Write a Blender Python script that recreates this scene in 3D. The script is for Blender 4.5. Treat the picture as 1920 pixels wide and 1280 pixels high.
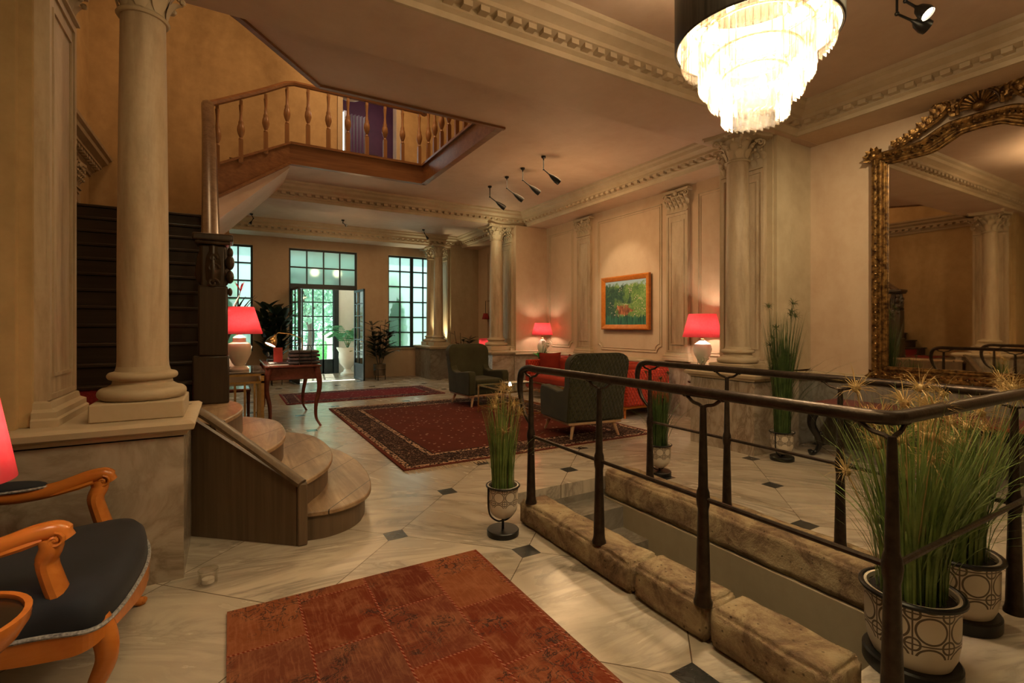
import bpy, bmesh, math, random
from math import pi, sin, cos, radians as R
from mathutils import Vector, Matrix
random.seed(7)
for o in list(bpy.data.objects): bpy.data.objects.remove(o)
C = bpy.context.scene.collection

# ------------------------------------------------------------------ camera, world, exposure, daylight
cam = bpy.data.cameras.new('camera'); camo = bpy.data.objects.new('camera', cam); C.objects.link(camo)
camo.location = (0, 0, 1.4); camo.rotation_euler = (R(90), 0, -math.atan(530/920.))
cam.sensor_width = 36; cam.lens = 920/1920*36; cam.shift_y = -28/1920; cam.clip_start = .05
bpy.context.scene.camera = camo
vs = bpy.context.scene.view_settings
bpy.context.scene.display_settings.display_device = 'sRGB'
vs.view_transform = 'Standard'; vs.look = 'None'; vs.exposure = 0.8; vs.gamma = 1; vs.use_curve_mapping = False
w = bpy.data.worlds.new('world'); bpy.context.scene.world = w; w.use_nodes = True
w.node_tree.nodes['Background'].inputs[0].default_value = (.72, .97, .97, 1)
w.node_tree.nodes['Background'].inputs[1].default_value = 2.1

def light(name, kind, loc, energy, color=(1, .72, .42), size=.3, rot=None, target=None, spot=None, blend=.6, sy=None):
    l = bpy.data.lights.new(name, kind); l.energy = energy; l.color = color
    if kind == 'AREA':
        l.size = size
        if sy: l.shape = 'RECTANGLE'; l.size_y = sy
    elif kind == 'SUN': l.angle = size
    else: l.shadow_soft_size = size
    if kind == 'SPOT': l.spot_size = R(spot or 60); l.spot_blend = blend
    o = bpy.data.objects.new(name, l); C.objects.link(o); o.location = loc
    if target is not None: o.rotation_euler = (Vector(target)-Vector(loc)).to_track_quat('-Z', 'Y').to_euler()
    elif rot: o.rotation_euler = rot
    return o
WARM = (1, .63, .31); WARM2 = (1, .76, .40)
light('sun', 'SUN', (2.5, 21, 10.8), 12, (1, .98, .9), .01, target=(1.5, 13.6, 0))
# added area fill lights below the ceiling, without fixtures: entrance room and lounge
light('entrance_area_fill', 'AREA', (.6, .9, 3.8), 24, WARM2, 1.2, rot=(0, 0, 0))
light('entrance_area_fill', 'AREA', (4.6, .4, 3.8), 13, WARM2, 1.0, rot=(0, 0, 0))
light('lounge_area_fill', 'AREA', (4.3, 6.6, 3.82), 20, WARM, 1.6, rot=(0, 0, 0))
light('lounge_area_fill', 'AREA', (2.6, 11, 3.82), 16, WARM, 1.6, rot=(0, 0, 0))
light('lounge_point_fill', 'POINT', (4.5, 6.2, 2.7), 20, WARM, .25)  # both lounge points are added fill for the ceiling, with no visible source
light('lounge_point_fill', 'POINT', (2.4, 10.9, 2.7), 9, WARM, .25)
light('entrance_point_fill', 'POINT', (1.3, .6, 2.6), 11, WARM2, .25)  # added fill to brighten the entrance room, no lamp hangs here
light('step_spot', 'SPOT', (1.6, 6.2, 3.8), 55, WARM2, .05, target=(.2, 4.5, .6), spot=34, blend=.4)
light('gallery_light', 'POINT', (2.2, 7.4, 6.3), 62, WARM, .3)
light('gallery_light', 'POINT', (-.5, 6.6, 6.2), 24, WARM, .3)

# ------------------------------------------------------------------ materials
def nt(name):
    m = bpy.data.materials.new(name); m.use_nodes = True
    n = m.node_tree; n.nodes.clear()
    out = n.nodes.new('ShaderNodeOutputMaterial')
    return m, n, out
class NT:
    def __init__(s, name):
        s.m, s.n, s.out = nt(name)
    def node(s, t, **k):
        x = s.n.nodes.new('ShaderNode'+t)
        for a, b in k.items(): setattr(x, a, b)
        return x
    def link(s, a, b): s.n.links.new(a, b)
    def setin(s, sock, v):
        if isinstance(v, bpy.types.NodeSocket): s.link(v, sock)
        elif v is not None:
            if isinstance(v, (tuple, list)) and len(v) == 3 and sock.type == 'RGBA': v = (*v, 1)
            sock.default_value = v
    def math(s, op, a, b=None, c=None):
        x = s.node('Math', operation=op)
        for i, v in enumerate((a, b, c)):
            if v is not None: s.setin(x.inputs[i], v)
        return x.outputs[0]
    def coord(s, scale=(1, 1, 1), rot=(0, 0, 0), loc=(0, 0, 0), kind='Object'):
        t = s.node('TexCoord'); mp = s.node('Mapping')
        s.link(t.outputs[kind], mp.inputs[0])
        mp.inputs['Scale'].default_value = scale; mp.inputs['Rotation'].default_value = rot; mp.inputs['Location'].default_value = loc
        return mp.outputs[0]
    def noise(s, vec, scale, detail=5, rough=.55, dist=0):
        x = s.node('TexNoise'); s.link(vec, x.inputs['Vector'])
        x.inputs['Scale'].default_value = scale; x.inputs['Detail'].default_value = detail
        x.inputs['Roughness'].default_value = rough; x.inputs['Distortion'].default_value = dist
        return x.outputs[0]
    def ramp(s, f, stops, interp='LINEAR'):
        x = s.node('ValToRGB'); s.link(f, x.inputs[0]); e = x.color_ramp.elements; x.color_ramp.interpolation = interp
        while len(e) < len(stops): e.new(.5)
        for i, (p, c) in enumerate(stops):
            e[i].position = p; e[i].color = (*c, 1) if len(c) == 3 else c
        return x.outputs[0]
    def mix(s, f, a, b, mode='MIX'):
        x = s.node('Mix', data_type='RGBA', blend_type=mode)
        s.setin(x.inputs[0], f); s.setin(x.inputs[6], a); s.setin(x.inputs[7], b)
        return x.outputs[2]
    def bump(s, h, strength=.3, dist=.01):
        x = s.node('Bump'); x.inputs['Strength'].default_value = strength; x.inputs['Distance'].default_value = dist
        s.link(h, x.inputs['Height']); return x.outputs[0]
    def bsdf(s, color, rough=.5, metal=0, normal=None, **k):
        x = s.node('BsdfPrincipled')
        s.setin(x.inputs['Base Color'], color); s.setin(x.inputs['Roughness'], rough); s.setin(x.inputs['Metallic'], metal)
        if normal is not None: s.link(normal, x.inputs['Normal'])
        for a, b in k.items(): s.setin(x.inputs[a.replace('_', ' ')], b)
        s.link(x.outputs[0], s.out.inputs[0]); return x

def simple(name, c1, c2=None, scale=8, rough=.6, metal=0, bump=0, bscale=None, stretch=(1, 1, 1), lo=.35, hi=.65, **k):
    s = NT(name); v = s.coord(stretch)
    n = s.noise(v, scale)
    col = s.ramp(n, [(lo, c1), (hi, c2 or c1)])
    nrm = s.bump(s.noise(v, bscale or scale*3), bump) if bump else None
    s.bsdf(col, rough, metal, nrm, **k); return s.m

def plaster(name, a, b, c):
    s = NT(name); v = s.coord(); v2 = s.coord((1, 1, .35))
    big = s.noise(v2, .9, 6, .6, .6); fine = s.noise(v, 6, 8, .65)
    col = s.ramp(big, [(.3, a), (.5, b), (.72, c)])
    col = s.mix(.25, col, s.ramp(fine, [(.35, a), (.65, c)]))
    s.bsdf(col, .62, 0, s.bump(fine, .12, .01), Specular_IOR_Level=.35); return s.m
PL = plaster('plaster_wall', (.34, .26, .155), (.45, .355, .225), (.52, .425, .28))
PLR = plaster('plaster_wall_warm', (.44, .30, .19), (.53, .385, .255), (.58, .44, .30))
PLY = plaster('plaster_ochre', (.26, .165, .07), (.40, .27, .125), (.54, .38, .19))
CEIL = plaster('plaster_ceiling', (.44, .31, .22), (.51, .375, .275), (.57, .43, .325))
STONE = plaster('moulded_stone', (.38, .29, .18), (.46, .365, .24), (.53, .43, .30))
WHITEP = plaster('plaster_white', (.66, .63, .58), (.74, .71, .66), (.8, .77, .72))
def streaky(name, a, b, c):      # aged paint on columns
    s = NT(name); v = s.coord((1, 1, .16)); n = s.noise(v, 7, 6, .65, .4); n2 = s.noise(s.coord(), 30, 4)
    col = s.ramp(n, [(.32, a), (.5, b), (.66, c)])
    s.bsdf(s.mix(.12, col, s.ramp(n2, [(.3, a), (.7, c)])), .5, 0, s.bump(n2, .08), Specular_IOR_Level=.4); return s.m
COL = streaky('aged_column_paint', (.30, .215, .13), (.45, .345, .225), (.52, .415, .285))

def marble(name, base, vein, scale=1.0, rough=.22, rot=(.3, .2, .7)):
    s = NT(name); v = s.coord((1, 3.2, 1.2), rot)
    n = s.noise(v, 1.6*scale, 9, .62, 1.4)
    d = s.math('ABSOLUTE', s.math('SUBTRACT', n, .5))
    m = s.noise(s.coord((1, 2, 1), rot), 1.1*scale, 4)
    vein_f = s.ramp(d, [(0, (1, 1, 1)), (.06, (.45, .45, .45)), (.17, (0, 0, 0))])
    f = s.math('MULTIPLY', vein_f, s.ramp(m, [(.3, (.25,)*3), (.6, (.95,)*3)]))
    col = s.mix(f, s.ramp(m, [(.3, base), (.7, tuple(x*.86 for x in base))]), vein)
    s.bsdf(col, rough, 0, None, Specular_IOR_Level=.5); return s.m
MARB = marble('veined_marble', (.47, .40, .315), (.2, .15, .1), 1.1)
MARBG = marble('grey_marble', (.27, .25, .21), (.14, .12, .09), 1.3)

def floor_mat():
    s = NT('marble_floor'); t = s.node('TexCoord'); x = s.node('SeparateXYZ'); s.link(t.outputs['Object'], x.inputs[0])
    q = .9035*math.sqrt(2); dx = s.math('SUBTRACT', x.outputs[0], .966); dy = s.math('SUBTRACT', x.outputs[1], 3.248)
    u = s.math('DIVIDE', s.math('SUBTRACT', dx, dy), q); v = s.math('DIVIDE', s.math('ADD', dx, dy), q)
    fu = s.math('PINGPONG', u, .5); fv = s.math('PINGPONG', v, .5)
    line = s.math('LESS_THAN', s.math('MINIMUM', fu, fv), .0032)
    dot = s.math('MULTIPLY', s.math('LESS_THAN', s.math('ADD', fu, fv), .106), s.math('GREATER_THAN', x.outputs[0], .1))
    cell = s.node('CombineXYZ'); s.link(s.math('FLOOR', u), cell.inputs[0]); s.link(s.math('FLOOR', v), cell.inputs[1])
    wn = s.node('TexWhiteNoise'); s.link(cell.outputs[0], wn.inputs['Vector'])
    off = s.node('VectorMath', operation='MULTIPLY_ADD'); s.link(wn.outputs['Color'], off.inputs[0])
    off.inputs[1].default_value = (9, 9, 9); s.link(t.outputs['Object'], off.inputs[2])
    rv = s.node('VectorRotate', rotation_type='Z_AXIS'); s.link(off.outputs[0], rv.inputs['Vector']); s.link(s.math('MULTIPLY', wn.outputs['Value'], 1.3), rv.inputs['Angle'])
    mp = s.node('Mapping'); s.link(rv.outputs[0], mp.inputs[0]); mp.inputs['Scale'].default_value = (.7, 3.4, 1)
    n = s.noise(mp.outputs[0], 1.7, 9, .6, 1.2)
    d = s.math('ABSOLUTE', s.math('SUBTRACT', n, .52))
    m = s.noise(mp.outputs[0], .9, 3)
    vf = s.math('MULTIPLY', s.ramp(d, [(0, (1,)*3), (.035, (.4,)*3), (.12, (0,)*3)]), s.ramp(m, [(.38, (.05,)*3), (.66, (.9,)*3)]))
    base = s.mix(s.ramp(n, [(.3, (0,)*3), (.7, (1,)*3)]), (.56, .495, .40), (.43, .375, .295))
    base = s.mix(s.math('MULTIPLY', wn.outputs['Value'], .25), base, (.36, .30, .22))
    col = s.mix(vf, base, (.22, .2, .17))
    col = s.mix(line, col, (.13, .1, .07)); 
    col = s.mix(dot, col, s.ramp(s.noise(t.outputs['Object'], 25), [(.3, (.02, .022, .022)), (.8, (.055, .058, .055))]))
    s.bsdf(col, s.ramp(n, [(.3, (.2,)*3), (.7, (.3,)*3)]), 0, None, Specular_IOR_Level=.5); return s.m
FLOOR = floor_mat()

def wood(name, a, b, axis=2, scale=9, rough=.4, ratio=.08):
    s = NT(name); st = [1, 1, 1]; st[axis] = ratio; v = s.coord(tuple(st))
    n = s.noise(v, scale, 6, .6, 1.2); n2 = s.noise(s.coord(tuple(x if x == 1 else .02 for x in st)), scale*5, 3)
    col = s.mix(.3, s.ramp(n, [(.3, a), (.7, b)]), s.ramp(n2, [(.35, a), (.65, b)]))
    s.bsdf(col, rough, 0, s.bump(n, .08, .005), Specular_IOR_Level=.45); return s.m
W_RAIL = wood('honey_oak', (.13, .05, .018), (.26, .12, .045), 0)
W_STEEP = wood('dark_polished_handrail', (.10, .06, .035), (.2, .13, .08), 1, 9, .25)
W_BAL = wood('oak_baluster', (.2, .09, .035), (.34, .175, .07), 2)
def tread_mat():
    s = NT('worn_oak_tread'); v = s.coord((1, 1, 1), (0, 0, R(38))); n = s.noise(s.coord((1, .1, 1), (0, 0, R(38))), 8, 7, .65, 1.6)
    x = s.node('SeparateXYZ'); s.link(v, x.inputs[0])
    col = s.ramp(n, [(.28, (.17, .10, .05)), (.5, (.36, .235, .13)), (.7, (.5, .36, .22))])
    joint = s.math('LESS_THAN', s.math('PINGPONG', s.math('ADD', s.math('DIVIDE', x.outputs[0], .42), .2), .5), .008)
    worn = s.noise(s.coord(), 2.2, 4)
    col = s.mix(s.ramp(worn, [(.42, (0,)*3), (.65, (.45,)*3)]), col, (.12, .075, .04))
    col = s.mix(joint, col, (.02, .012, .007)); s.bsdf(col, .42, 0, s.bump(n, .15, .005)); return s.m
W_TREAD = tread_mat()
W_PANEL = wood('grey_brown_panel', (.075, .048, .026), (.16, .105, .06), 2, 8, .45)
W_DARK = wood('dark_walnut', (.022, .014, .009), (.06, .038, .022), 2, 9, .3)
W_DARKH = wood('dark_walnut_step', (.018, .012, .008), (.045, .03, .02), 0, 9, .35)
W_DESK = wood('mahogany', (.07, .016, .01), (.15, .04, .022), 1, 7, .2)
W_OR = wood('orange_beech', (.40, .12, .018), (.58, .2, .035), 0, 6, .25)
W_LEG = wood('pale_beech_leg', (.42, .25, .14), (.55, .35, .2), 2, 8, .4)
BLACKW = simple('black_lacquer', (.006, .006, .007), (.015, .012, .01), 5, .12, bump=.05)
REDTOP = simple('dark_red_leather_top', (.17, .02, .018), (.25, .035, .03), 6, .22)
IRON = simple('dark_iron', (.03, .021, .015), (.055, .038, .026), 25, .38, .7, .15)
BLACKM = simple('black_metal', (.008, .008, .008), (.015, .015, .014), 20, .35, .3)
GOLD = simple('brushed_gold', (.55, .35, .13), (.68, .46, .2), 20, .28, .95)
GILT = simple('antique_gilt', (.06, .025, .008), (.36, .2, .06), 22, .33, .8, .5, 40)
BLUEF = simple('blue_black_steel', (.014, .022, .026), (.02, .03, .035), 10, .4, .2)
NAVY = simple('navy_velvet', (.006, .009, .015), (.011, .015, .024), 4, .8, Sheen_Weight=.06)
CORD = simple('twisted_cord', (.12, .12, .13), (.4, .4, .4), 90, .6)
def fabric(name, a, b, quilt=False, sheen=.3):
    s = NT(name); v = s.coord(); n = s.noise(v, 3); col = s.ramp(n, [(.3, a), (.7, b)]); h = s.noise(v, 220, 2)
    if quilt:
        x = s.node('SeparateXYZ'); s.link(v, x.inputs[0])
        p = s.math('MULTIPLY', s.math('ADD', x.outputs[0], x.outputs[1]), 17); z = s.math('MULTIPLY', x.outputs[2], 11)
        g = s.math('MINIMUM', s.math('PINGPONG', s.math('ADD', p, z), .5), s.math('PINGPONG', s.math('SUBTRACT', p, z), .5))
        h = s.math('POWER', s.math('MULTIPLY', g, 2), .5)
        nrm = s.bump(h, 1, .02)
    else: nrm = s.bump(h, .2, .002)
    s.bsdf(col, .9, 0, nrm, Sheen_Weight=sheen, Specular_IOR_Level=.2); return s.m
GREEN = fabric('olive_green_velvet', (.026, .026, .011), (.05, .048, .022), sheen=.12)
GREENQ = fabric('olive_green_quilted', (.03, .03, .012), (.055, .052, .024), True, .15)
REDV = fabric('brick_red_velvet', (.24, .018, .006), (.34, .035, .012), sheen=.05)
REDQ = fabric('brick_red_quilted', (.38, .028, .008), (.5, .045, .014), True, .05)
REDP = fabric('dark_red_cushion', (.13, .01, .005), (.2, .02, .009), sheen=.05)
def shade_mat():
    s = NT('red_lampshade'); v = s.coord(); col = s.ramp(s.noise(v, 40, 3), [(.3, (.93, .24, .29)), (.7, (.96, .3, .35))])
    d = s.node('BsdfDiffuse'); t = s.node('BsdfTranslucent'); s.link(col, d.inputs[0]); s.link(col, t.inputs[0])
    m = s.node('MixShader'); m.inputs[0].default_value = .62; s.link(d.outputs[0], m.inputs[1]); s.link(t.outputs[0], m.inputs[2])
    s.link(m.outputs[0], s.out.inputs[0]); return s.m
SHADE = shade_mat()
def emis(name, c, st):
    s = NT(name); e = s.node('Emission'); e.inputs[0].default_value = (*c, 1); e.inputs[1].default_value = st
    s.link(e.outputs[0], s.out.inputs[0]); return s.m
BULB = emis('lit_bulb', (1, .8, .55), 22)
BULBC = emis('lit_chandelier_bulb', (1, .86, .66), 34)
CER = simple('cream_ceramic', (.62, .5, .36), (.68, .56, .42), 5, .15)
CERW = simple('white_ceramic', (.72, .68, .6), (.78, .74, .66), 5, .25)
SOIL = simple('dark_soil', (.01, .008, .006), (.03, .022, .015), 40, .95, bump=.6)
def glass(name, rough=0, col=(1, 1, 1), tr=None):
    s = NT(name); s.bsdf(col, rough, 0, None, Transmission_Weight=1.0, IOR=1.45); return s.m
def thin_glass(name, col=(.9, .97, .96), gl=.08):
    s = NT(name); t = s.node('BsdfTransparent'); t.inputs[0].default_value = (*col, 1); g = s.node('BsdfGlossy'); g.inputs['Roughness'].default_value = .03
    m = s.node('MixShader'); m.inputs[0].default_value = gl; s.link(t.outputs[0], m.inputs[1]); s.link(g.outputs[0], m.inputs[2])
    s.link(m.outputs[0], s.out.inputs[0]); return s.m
GLASS = thin_glass('clear_glass')
def crystal():
    s = NT('crystal'); lw = s.node('LayerWeight'); lw.inputs[0].default_value = .35
    t = s.node('BsdfTransparent'); s.link(s.ramp(lw.outputs['Facing'], [(.15, (.96, .95, .93)), (.6, (.62, .52, .4)), (.9, (.35, .27, .18))]), t.inputs[0])
    g = s.node('BsdfGlossy'); g.inputs['Roughness'].default_value = .12; l = s.node('BsdfTranslucent'); l.inputs[0].default_value = (1, .93, .8, 1)
    m = s.node('MixShader'); m.inputs[0].default_value = .13; s.link(t.outputs[0], m.inputs[1]); s.link(g.outputs[0], m.inputs[2])
    m2 = s.node('MixShader'); m2.inputs[0].default_value = .025; s.link(m.outputs[0], m2.inputs[1]); s.link(l.outputs[0], m2.inputs[2])
    s.link(m2.outputs[0], s.out.inputs[0]); return s.m
CRYST = crystal()
def frosted():
    s = NT('frosted_glass'); g = s.node('BsdfRefraction'); g.inputs['Roughness'].default_value = .6; g.inputs['IOR'].default_value = 1.12; g.inputs[0].default_value = (.56, .63, .6, 1)
    t = s.node('BsdfTranslucent'); t.inputs[0].default_value = (.4, .5, .5, 1)
    m = s.node('MixShader'); m.inputs[0].default_value = .35; s.link(g.outputs[0], m.inputs[1]); s.link(t.outputs[0], m.inputs[2])
    s.link(m.outputs[0], s.out.inputs[0]); return s.m
FROST = frosted()
def mirror():
    s = NT('old_mirror_glass'); n = s.noise(s.coord(), 2.2, 4)
    s.bsdf((.78, .72, .62), .02, 1, s.bump(n, .02, .005)); return s.m
MIRR = mirror()
def leafm(name, a, b, rough=.5, tr=.25):
    s = NT(name); col = s.ramp(s.noise(s.coord(), 9), [(.3, a), (.7, b)])
    p = s.node('BsdfPrincipled'); s.link(col, p.inputs[0]); p.inputs['Roughness'].default_value = rough
    t = s.node('BsdfTranslucent'); s.link(col, t.inputs[0]); m = s.node('MixShader'); m.inputs[0].default_value = tr
    s.link(p.outputs[0], m.inputs[1]); s.link(t.outputs[0], m.inputs[2]); s.link(m.outputs[0], s.out.inputs[0]); return s.m
GRASS = leafm('ornamental_grass', (.06, .11, .02), (.26, .36, .1))
GRASSD = leafm('dark_ornamental_grass', (.025, .055, .012), (.09, .15, .04))
STAR = leafm('straw_flower_head', (.42, .28, .1), (.65, .48, .22))
STARD = leafm('dark_green_flower_head', (.05, .07, .02), (.12, .15, .05))
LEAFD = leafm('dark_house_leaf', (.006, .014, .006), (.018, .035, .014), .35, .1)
LEAFB = leafm('bright_leaf', (.02, .16, .02), (.05, .3, .04), .3)
LEAFO = leafm('garden_leaf', (.1, .24, .17), (.38, .58, .42), .6, .4)
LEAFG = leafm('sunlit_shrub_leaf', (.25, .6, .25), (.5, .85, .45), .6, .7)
PALM = leafm('palm_leaf', (.05, .22, .12), (.16, .42, .2), .5, .35)
BARK = simple('bark', (.06, .045, .035), (.13, .1, .08), 20, .9, bump=.6, stretch=(1, 1, .2))
WHITEPET = simple('calla_petal', (.8, .72, .6), (.85, .8, .7), 5, .5)
PURPLE = fabric('purple_curtain', (.05, .006, .03), (.09, .012, .05))
RED = simple('red_book_cover', (.5, .04, .03), (.6, .07, .05), 10, .5)
PAPER = simple('paper', (.6, .55, .47), (.68, .62, .54), 10, .7)
PINKW = simple('purple_painted_wall', (.05, .008, .025), (.07, .014, .035), 3, .7)
CARPET = simple('red_stair_carpet', (.18, .01, .008), (.26, .02, .014), 60, .95)

def kerb_mat():
    s = NT('rough_limestone'); v = s.coord(); n = s.noise(v, 5, 9, .7, .6); n2 = s.noise(v, 28, 8, .7); vo = s.node('TexVoronoi'); s.link(v, vo.inputs['Vector']); vo.inputs['Scale'].default_value = 22
    col = s.ramp(n, [(.3, (.07, .04, .02)), (.44, (.22, .14, .075)), (.58, (.40, .30, .165)), (.76, (.5, .41, .26))])
    pit = s.ramp(vo.outputs['Distance'], [(.06, (0,)*3), (.16, (1,)*3)])
    col = s.mix(.8, col, s.mix(pit, (.1, .06, .03), (1, 1, 1)), 'MULTIPLY')
    h = s.math('ADD', s.math('MULTIPLY', n2, .6), n)
    s.bsdf(col, .75, 0, s.bump(h, .9, .03)); return s.m
KERB = kerb_mat()
CONC = plaster('pit_render', (.24, .20, .13), (.32, .27, .18), (.38, .33, .23))

def rug_mat(name, hx, hy, field, border, light_, dark, band=.42, speck=26):
    s = NT(name); t = s.node('TexCoord'); x = s.node('SeparateXYZ'); s.link(t.outputs['Object'], x.inputs[0])
    ex = s.math('SUBTRACT', hx, s.math('ABSOLUTE', x.outputs[0])); ey = s.math('SUBTRACT', hy, s.math('ABSOLUTE', x.outputs[1]))
    e = s.math('DIVIDE', s.math('MINIMUM', ex, ey), band*1.25)
    v = t.outputs['Object']
    vo = s.node('TexVoronoi'); s.link(v, vo.inputs['Vector']); vo.inputs['Scale'].default_value = speck/3.2
    spots = s.math('LESS_THAN', vo.outputs['Distance'], .17)
    n = s.noise(v, 3, 5)
    fld = s.mix(s.math('MULTIPLY', spots, .65), s.ramp(n, [(.3, field), (.7, tuple(c*1.3 for c in field))]), light_)
    scr = s.noise(v, 11, 2, .4, 2.2); sc = s.math('LESS_THAN', s.math('ABSOLUTE', s.math('SUBTRACT', scr, .5)), .016)
    sc2 = s.math('LESS_THAN', s.math('ABSOLUTE', s.math('SUBTRACT', s.noise(v, 7, 1, .4, 1.5), .5)), .025)
    bor = s.mix(sc2, s.mix(s.math('MULTIPLY', sc, .8), border, light_), dark)
    small = s.mix(s.math('LESS_THAN', s.noise(v, 42, 1), .5), light_, dark)
    def stepmix(lo, hi, colr, base):
        f = s.math('MULTIPLY', s.math('GREATER_THAN', e, lo), s.math('LESS_THAN', e, hi)); return s.mix(f, base, colr)
    col = stepmix(0, .08, tuple(c*1.3 for c in field), fld); col = stepmix(.08, .2, small, col); col = stepmix(.2, .23, dark, col)
    col = stepmix(.23, .72, bor, col); col = stepmix(.72, .75, dark, col); col = stepmix(.75, .87, small, col); col = stepmix(.87, .9, dark, col)
    s.bsdf(col, .95, 0, s.bump(s.noise(v, 180, 2), .3, .003), Specular_IOR_Level=.1); return s.m
def patch_mat():
    s = NT('patchwork_rug'); t = s.node('TexCoord'); v = t.outputs['Object']
    mp = s.node('Mapping'); s.link(v, mp.inputs[0]); mp.inputs['Rotation'].default_value = (0, 0, R(90)); mp.inputs['Location'].default_value = (.03, .02, 0)
    b = s.node('TexBrick'); s.link(mp.outputs[0], b.inputs['Vector']); b.offset = .35; b.inputs['Scale'].default_value = 1; b.inputs['Brick Width'].default_value = .46
    b.inputs['Row Height'].default_value = .335; b.inputs['Mortar Size'].default_value = .0045; b.inputs['Mortar Smooth'].default_value = 0
    b.inputs['Color1'].default_value = (.0, .0, .0, 1); b.inputs['Color2'].default_value = (1, 1, 1, 1); b.inputs['Mortar'].default_value = (.5, .5, .5, 1)
    base = s.ramp(b.outputs['Color'], [(0, (.11, .022, .012)), (.3, (.19, .036, .014)), (.6, (.12, .036, .024)), (1, (.25, .075, .026))])
    n = s.noise(v, 7, 8, .7, .8); weave = s.noise(s.coord((1, .08, 1)), 120, 3)
    col = s.mix(s.ramp(n, [(.45, (0,)*3), (.75, (.6,)*3)]), base, (.36, .16, .075))
    dk = s.math('MULTIPLY', s.math('LESS_THAN', s.math('ABSOLUTE', s.math('SUBTRACT', s.noise(v, 12, 4, .6, 1.6), .5)), .025), s.ramp(s.noise(v, 2.6, 2), [(.5, (0,)*3), (.56, (.85,)*3)]))
    col = s.mix(dk, col, (.03, .02, .02))
    col = s.mix(s.ramp(weave, [(.5, (0,)*3), (.8, (.35,)*3)]), col, (.42, .2, .1))
    x = s.node('SeparateXYZ'); s.link(v, x.inputs[0])
    st = s.math('GREATER_THAN', s.math('PINGPONG', s.math('MULTIPLY', s.math('ADD', x.outputs[0], s.math('MULTIPLY', x.outputs[1], .6)), 55), .5), .27)
    mort = s.math('MULTIPLY', b.outputs['Fac'], st)
    col = s.mix(b.outputs['Fac'], col, (.16, .02, .01)); col = s.mix(s.math('MULTIPLY', mort, .8), col, (.36, .16, .10))
    s.bsdf(col, .95, 0, s.bump(s.math('ADD', s.noise(v, 200, 2), s.math('MULTIPLY', n, 2)), .35, .004), Specular_IOR_Level=.1); return s.m
def pot_mat():
    s = NT('patterned_white_pot'); t = s.node('TexCoord'); x = s.node('SeparateXYZ'); s.link(t.outputs['Object'], x.inputs[0])
    a = s.math('MULTIPLY', s.math('ARCTAN2', x.outputs[1], x.outputs[0]), 8/(2*pi)*1.0)
    z = x.outputs[2]; zz = s.math('MULTIPLY', z, 12.5)
    fu = s.math('SUBTRACT', s.math('FRACT', s.math('ADD', a, 20)), .5); fv = s.math('SUBTRACT', s.math('FRACT', zz), .5)
    d = s.math('SQRT', s.math('ADD', s.math('MULTIPLY', fu, fu), s.math('MULTIPLY', fv, fv)))
    au = s.math('ABSOLUTE', fu); av = s.math('ABSOLUTE', fv)
    d2 = s.math('SQRT', s.math('ADD', s.math('POWER', s.math('SUBTRACT', .5, au), 2), s.math('POWER', s.math('SUBTRACT', .5, av), 2)))
    def near(q, v, wd): return s.math('LESS_THAN', s.math('ABSOLUTE', s.math('SUBTRACT', q, v)), wd)
    f = s.math('MAXIMUM', near(d, .2, .032), near(d2, .42, .032))
    f = s.math('MAXIMUM', f, s.math('MAXIMUM', s.math('LESS_THAN', au, .024), s.math('LESS_THAN', av, .024)))
    band = s.math('MULTIPLY', s.math('GREATER_THAN', z, .17), s.math('LESS_THAN', z, .288))
    f = s.math('MULTIPLY', f, band)
    col = s.mix(f, (.62, .55, .45), (.1, .07, .045))
    s.bsdf(col, .35, 0, s.bump(s.math('SUBTRACT', 1, f), .4, .004)); return s.m
POTM = pot_mat()
def painting_mat():
    s = NT('jungle_foliage_picture'); v = s.coord(); x = s.node('SeparateXYZ'); s.link(v, x.inputs[0]); X, Z = x.outputs[0], x.outputs[2]
    n = s.noise(v, 9, 9, .8, 2.0); big = s.noise(v, 4.2, 3, .5, .5)
    vo = s.node('TexVoronoi'); s.link(v, vo.inputs['Vector']); vo.inputs['Scale'].default_value = 26
    dark = s.ramp(n, [(.32, (.004, .012, .01)), (.5, (.02, .07, .035)), (.62, (.06, .13, .05)), (.72, (.4, .4, .3))])
    lightg = s.ramp(n, [(.3, (.02, .08, .02)), (.48, (.12, .24, .05)), (.62, (.28, .40, .12)), (.72, (.6, .62, .35))])
    col = s.mix(s.ramp(s.math('ADD', big, s.math('MULTIPLY', X, .35)), [(.42, (0,)*3), (.55, (1,)*3)]), dark, lightg)
    spots = s.math('MULTIPLY', s.math('LESS_THAN', vo.outputs['Distance'], .26), s.ramp(s.noise(v, 3.2, 2), [(.5, (0,)*3), (.56, (1,)*3)]))
    col = s.mix(spots, col, (.7, .52, .42))
    # an ochre-red thicket in the middle
    dx = s.math('ADD', X, .02); dz = s.math('ADD', Z, .12)
    rr = s.math('ADD', s.math('MULTIPLY', dx, dx), s.math('MULTIPLY', s.math('MULTIPLY', dz, dz), 5))
    th = s.math('LESS_THAN', s.math('ADD', rr, s.math('MULTIPLY', s.noise(v, 11, 4, .7, 1), .24)), .155)
    col = s.mix(th, col, s.ramp(s.noise(s.coord((1, 1, .3)), 26, 4), [(.4, (.14, .04, .015)), (.6, (.5, .17, .06))]))
    sky = s.ramp(s.math('ADD', Z, s.math('MULTIPLY', s.noise(v, 6, 5, .7), .42)), [(.52, (0,)*3), (.56, (1,)*3)])
    col = s.mix(sky, col, (.32, .45, .52))
    low = s.math('LESS_THAN', s.math('ADD', Z, s.math('MULTIPLY', s.noise(s.coord((1, 1, .12)), 30, 3), .26)), -.12)
    col = s.mix(low, col, s.ramp(s.noise(s.coord((1, 1, .1)), 40, 3), [(.35, (.005, .05, .035)), (.65, (.05, .2, .1))]))
    s.bsdf(col, .4); return s.m

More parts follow.
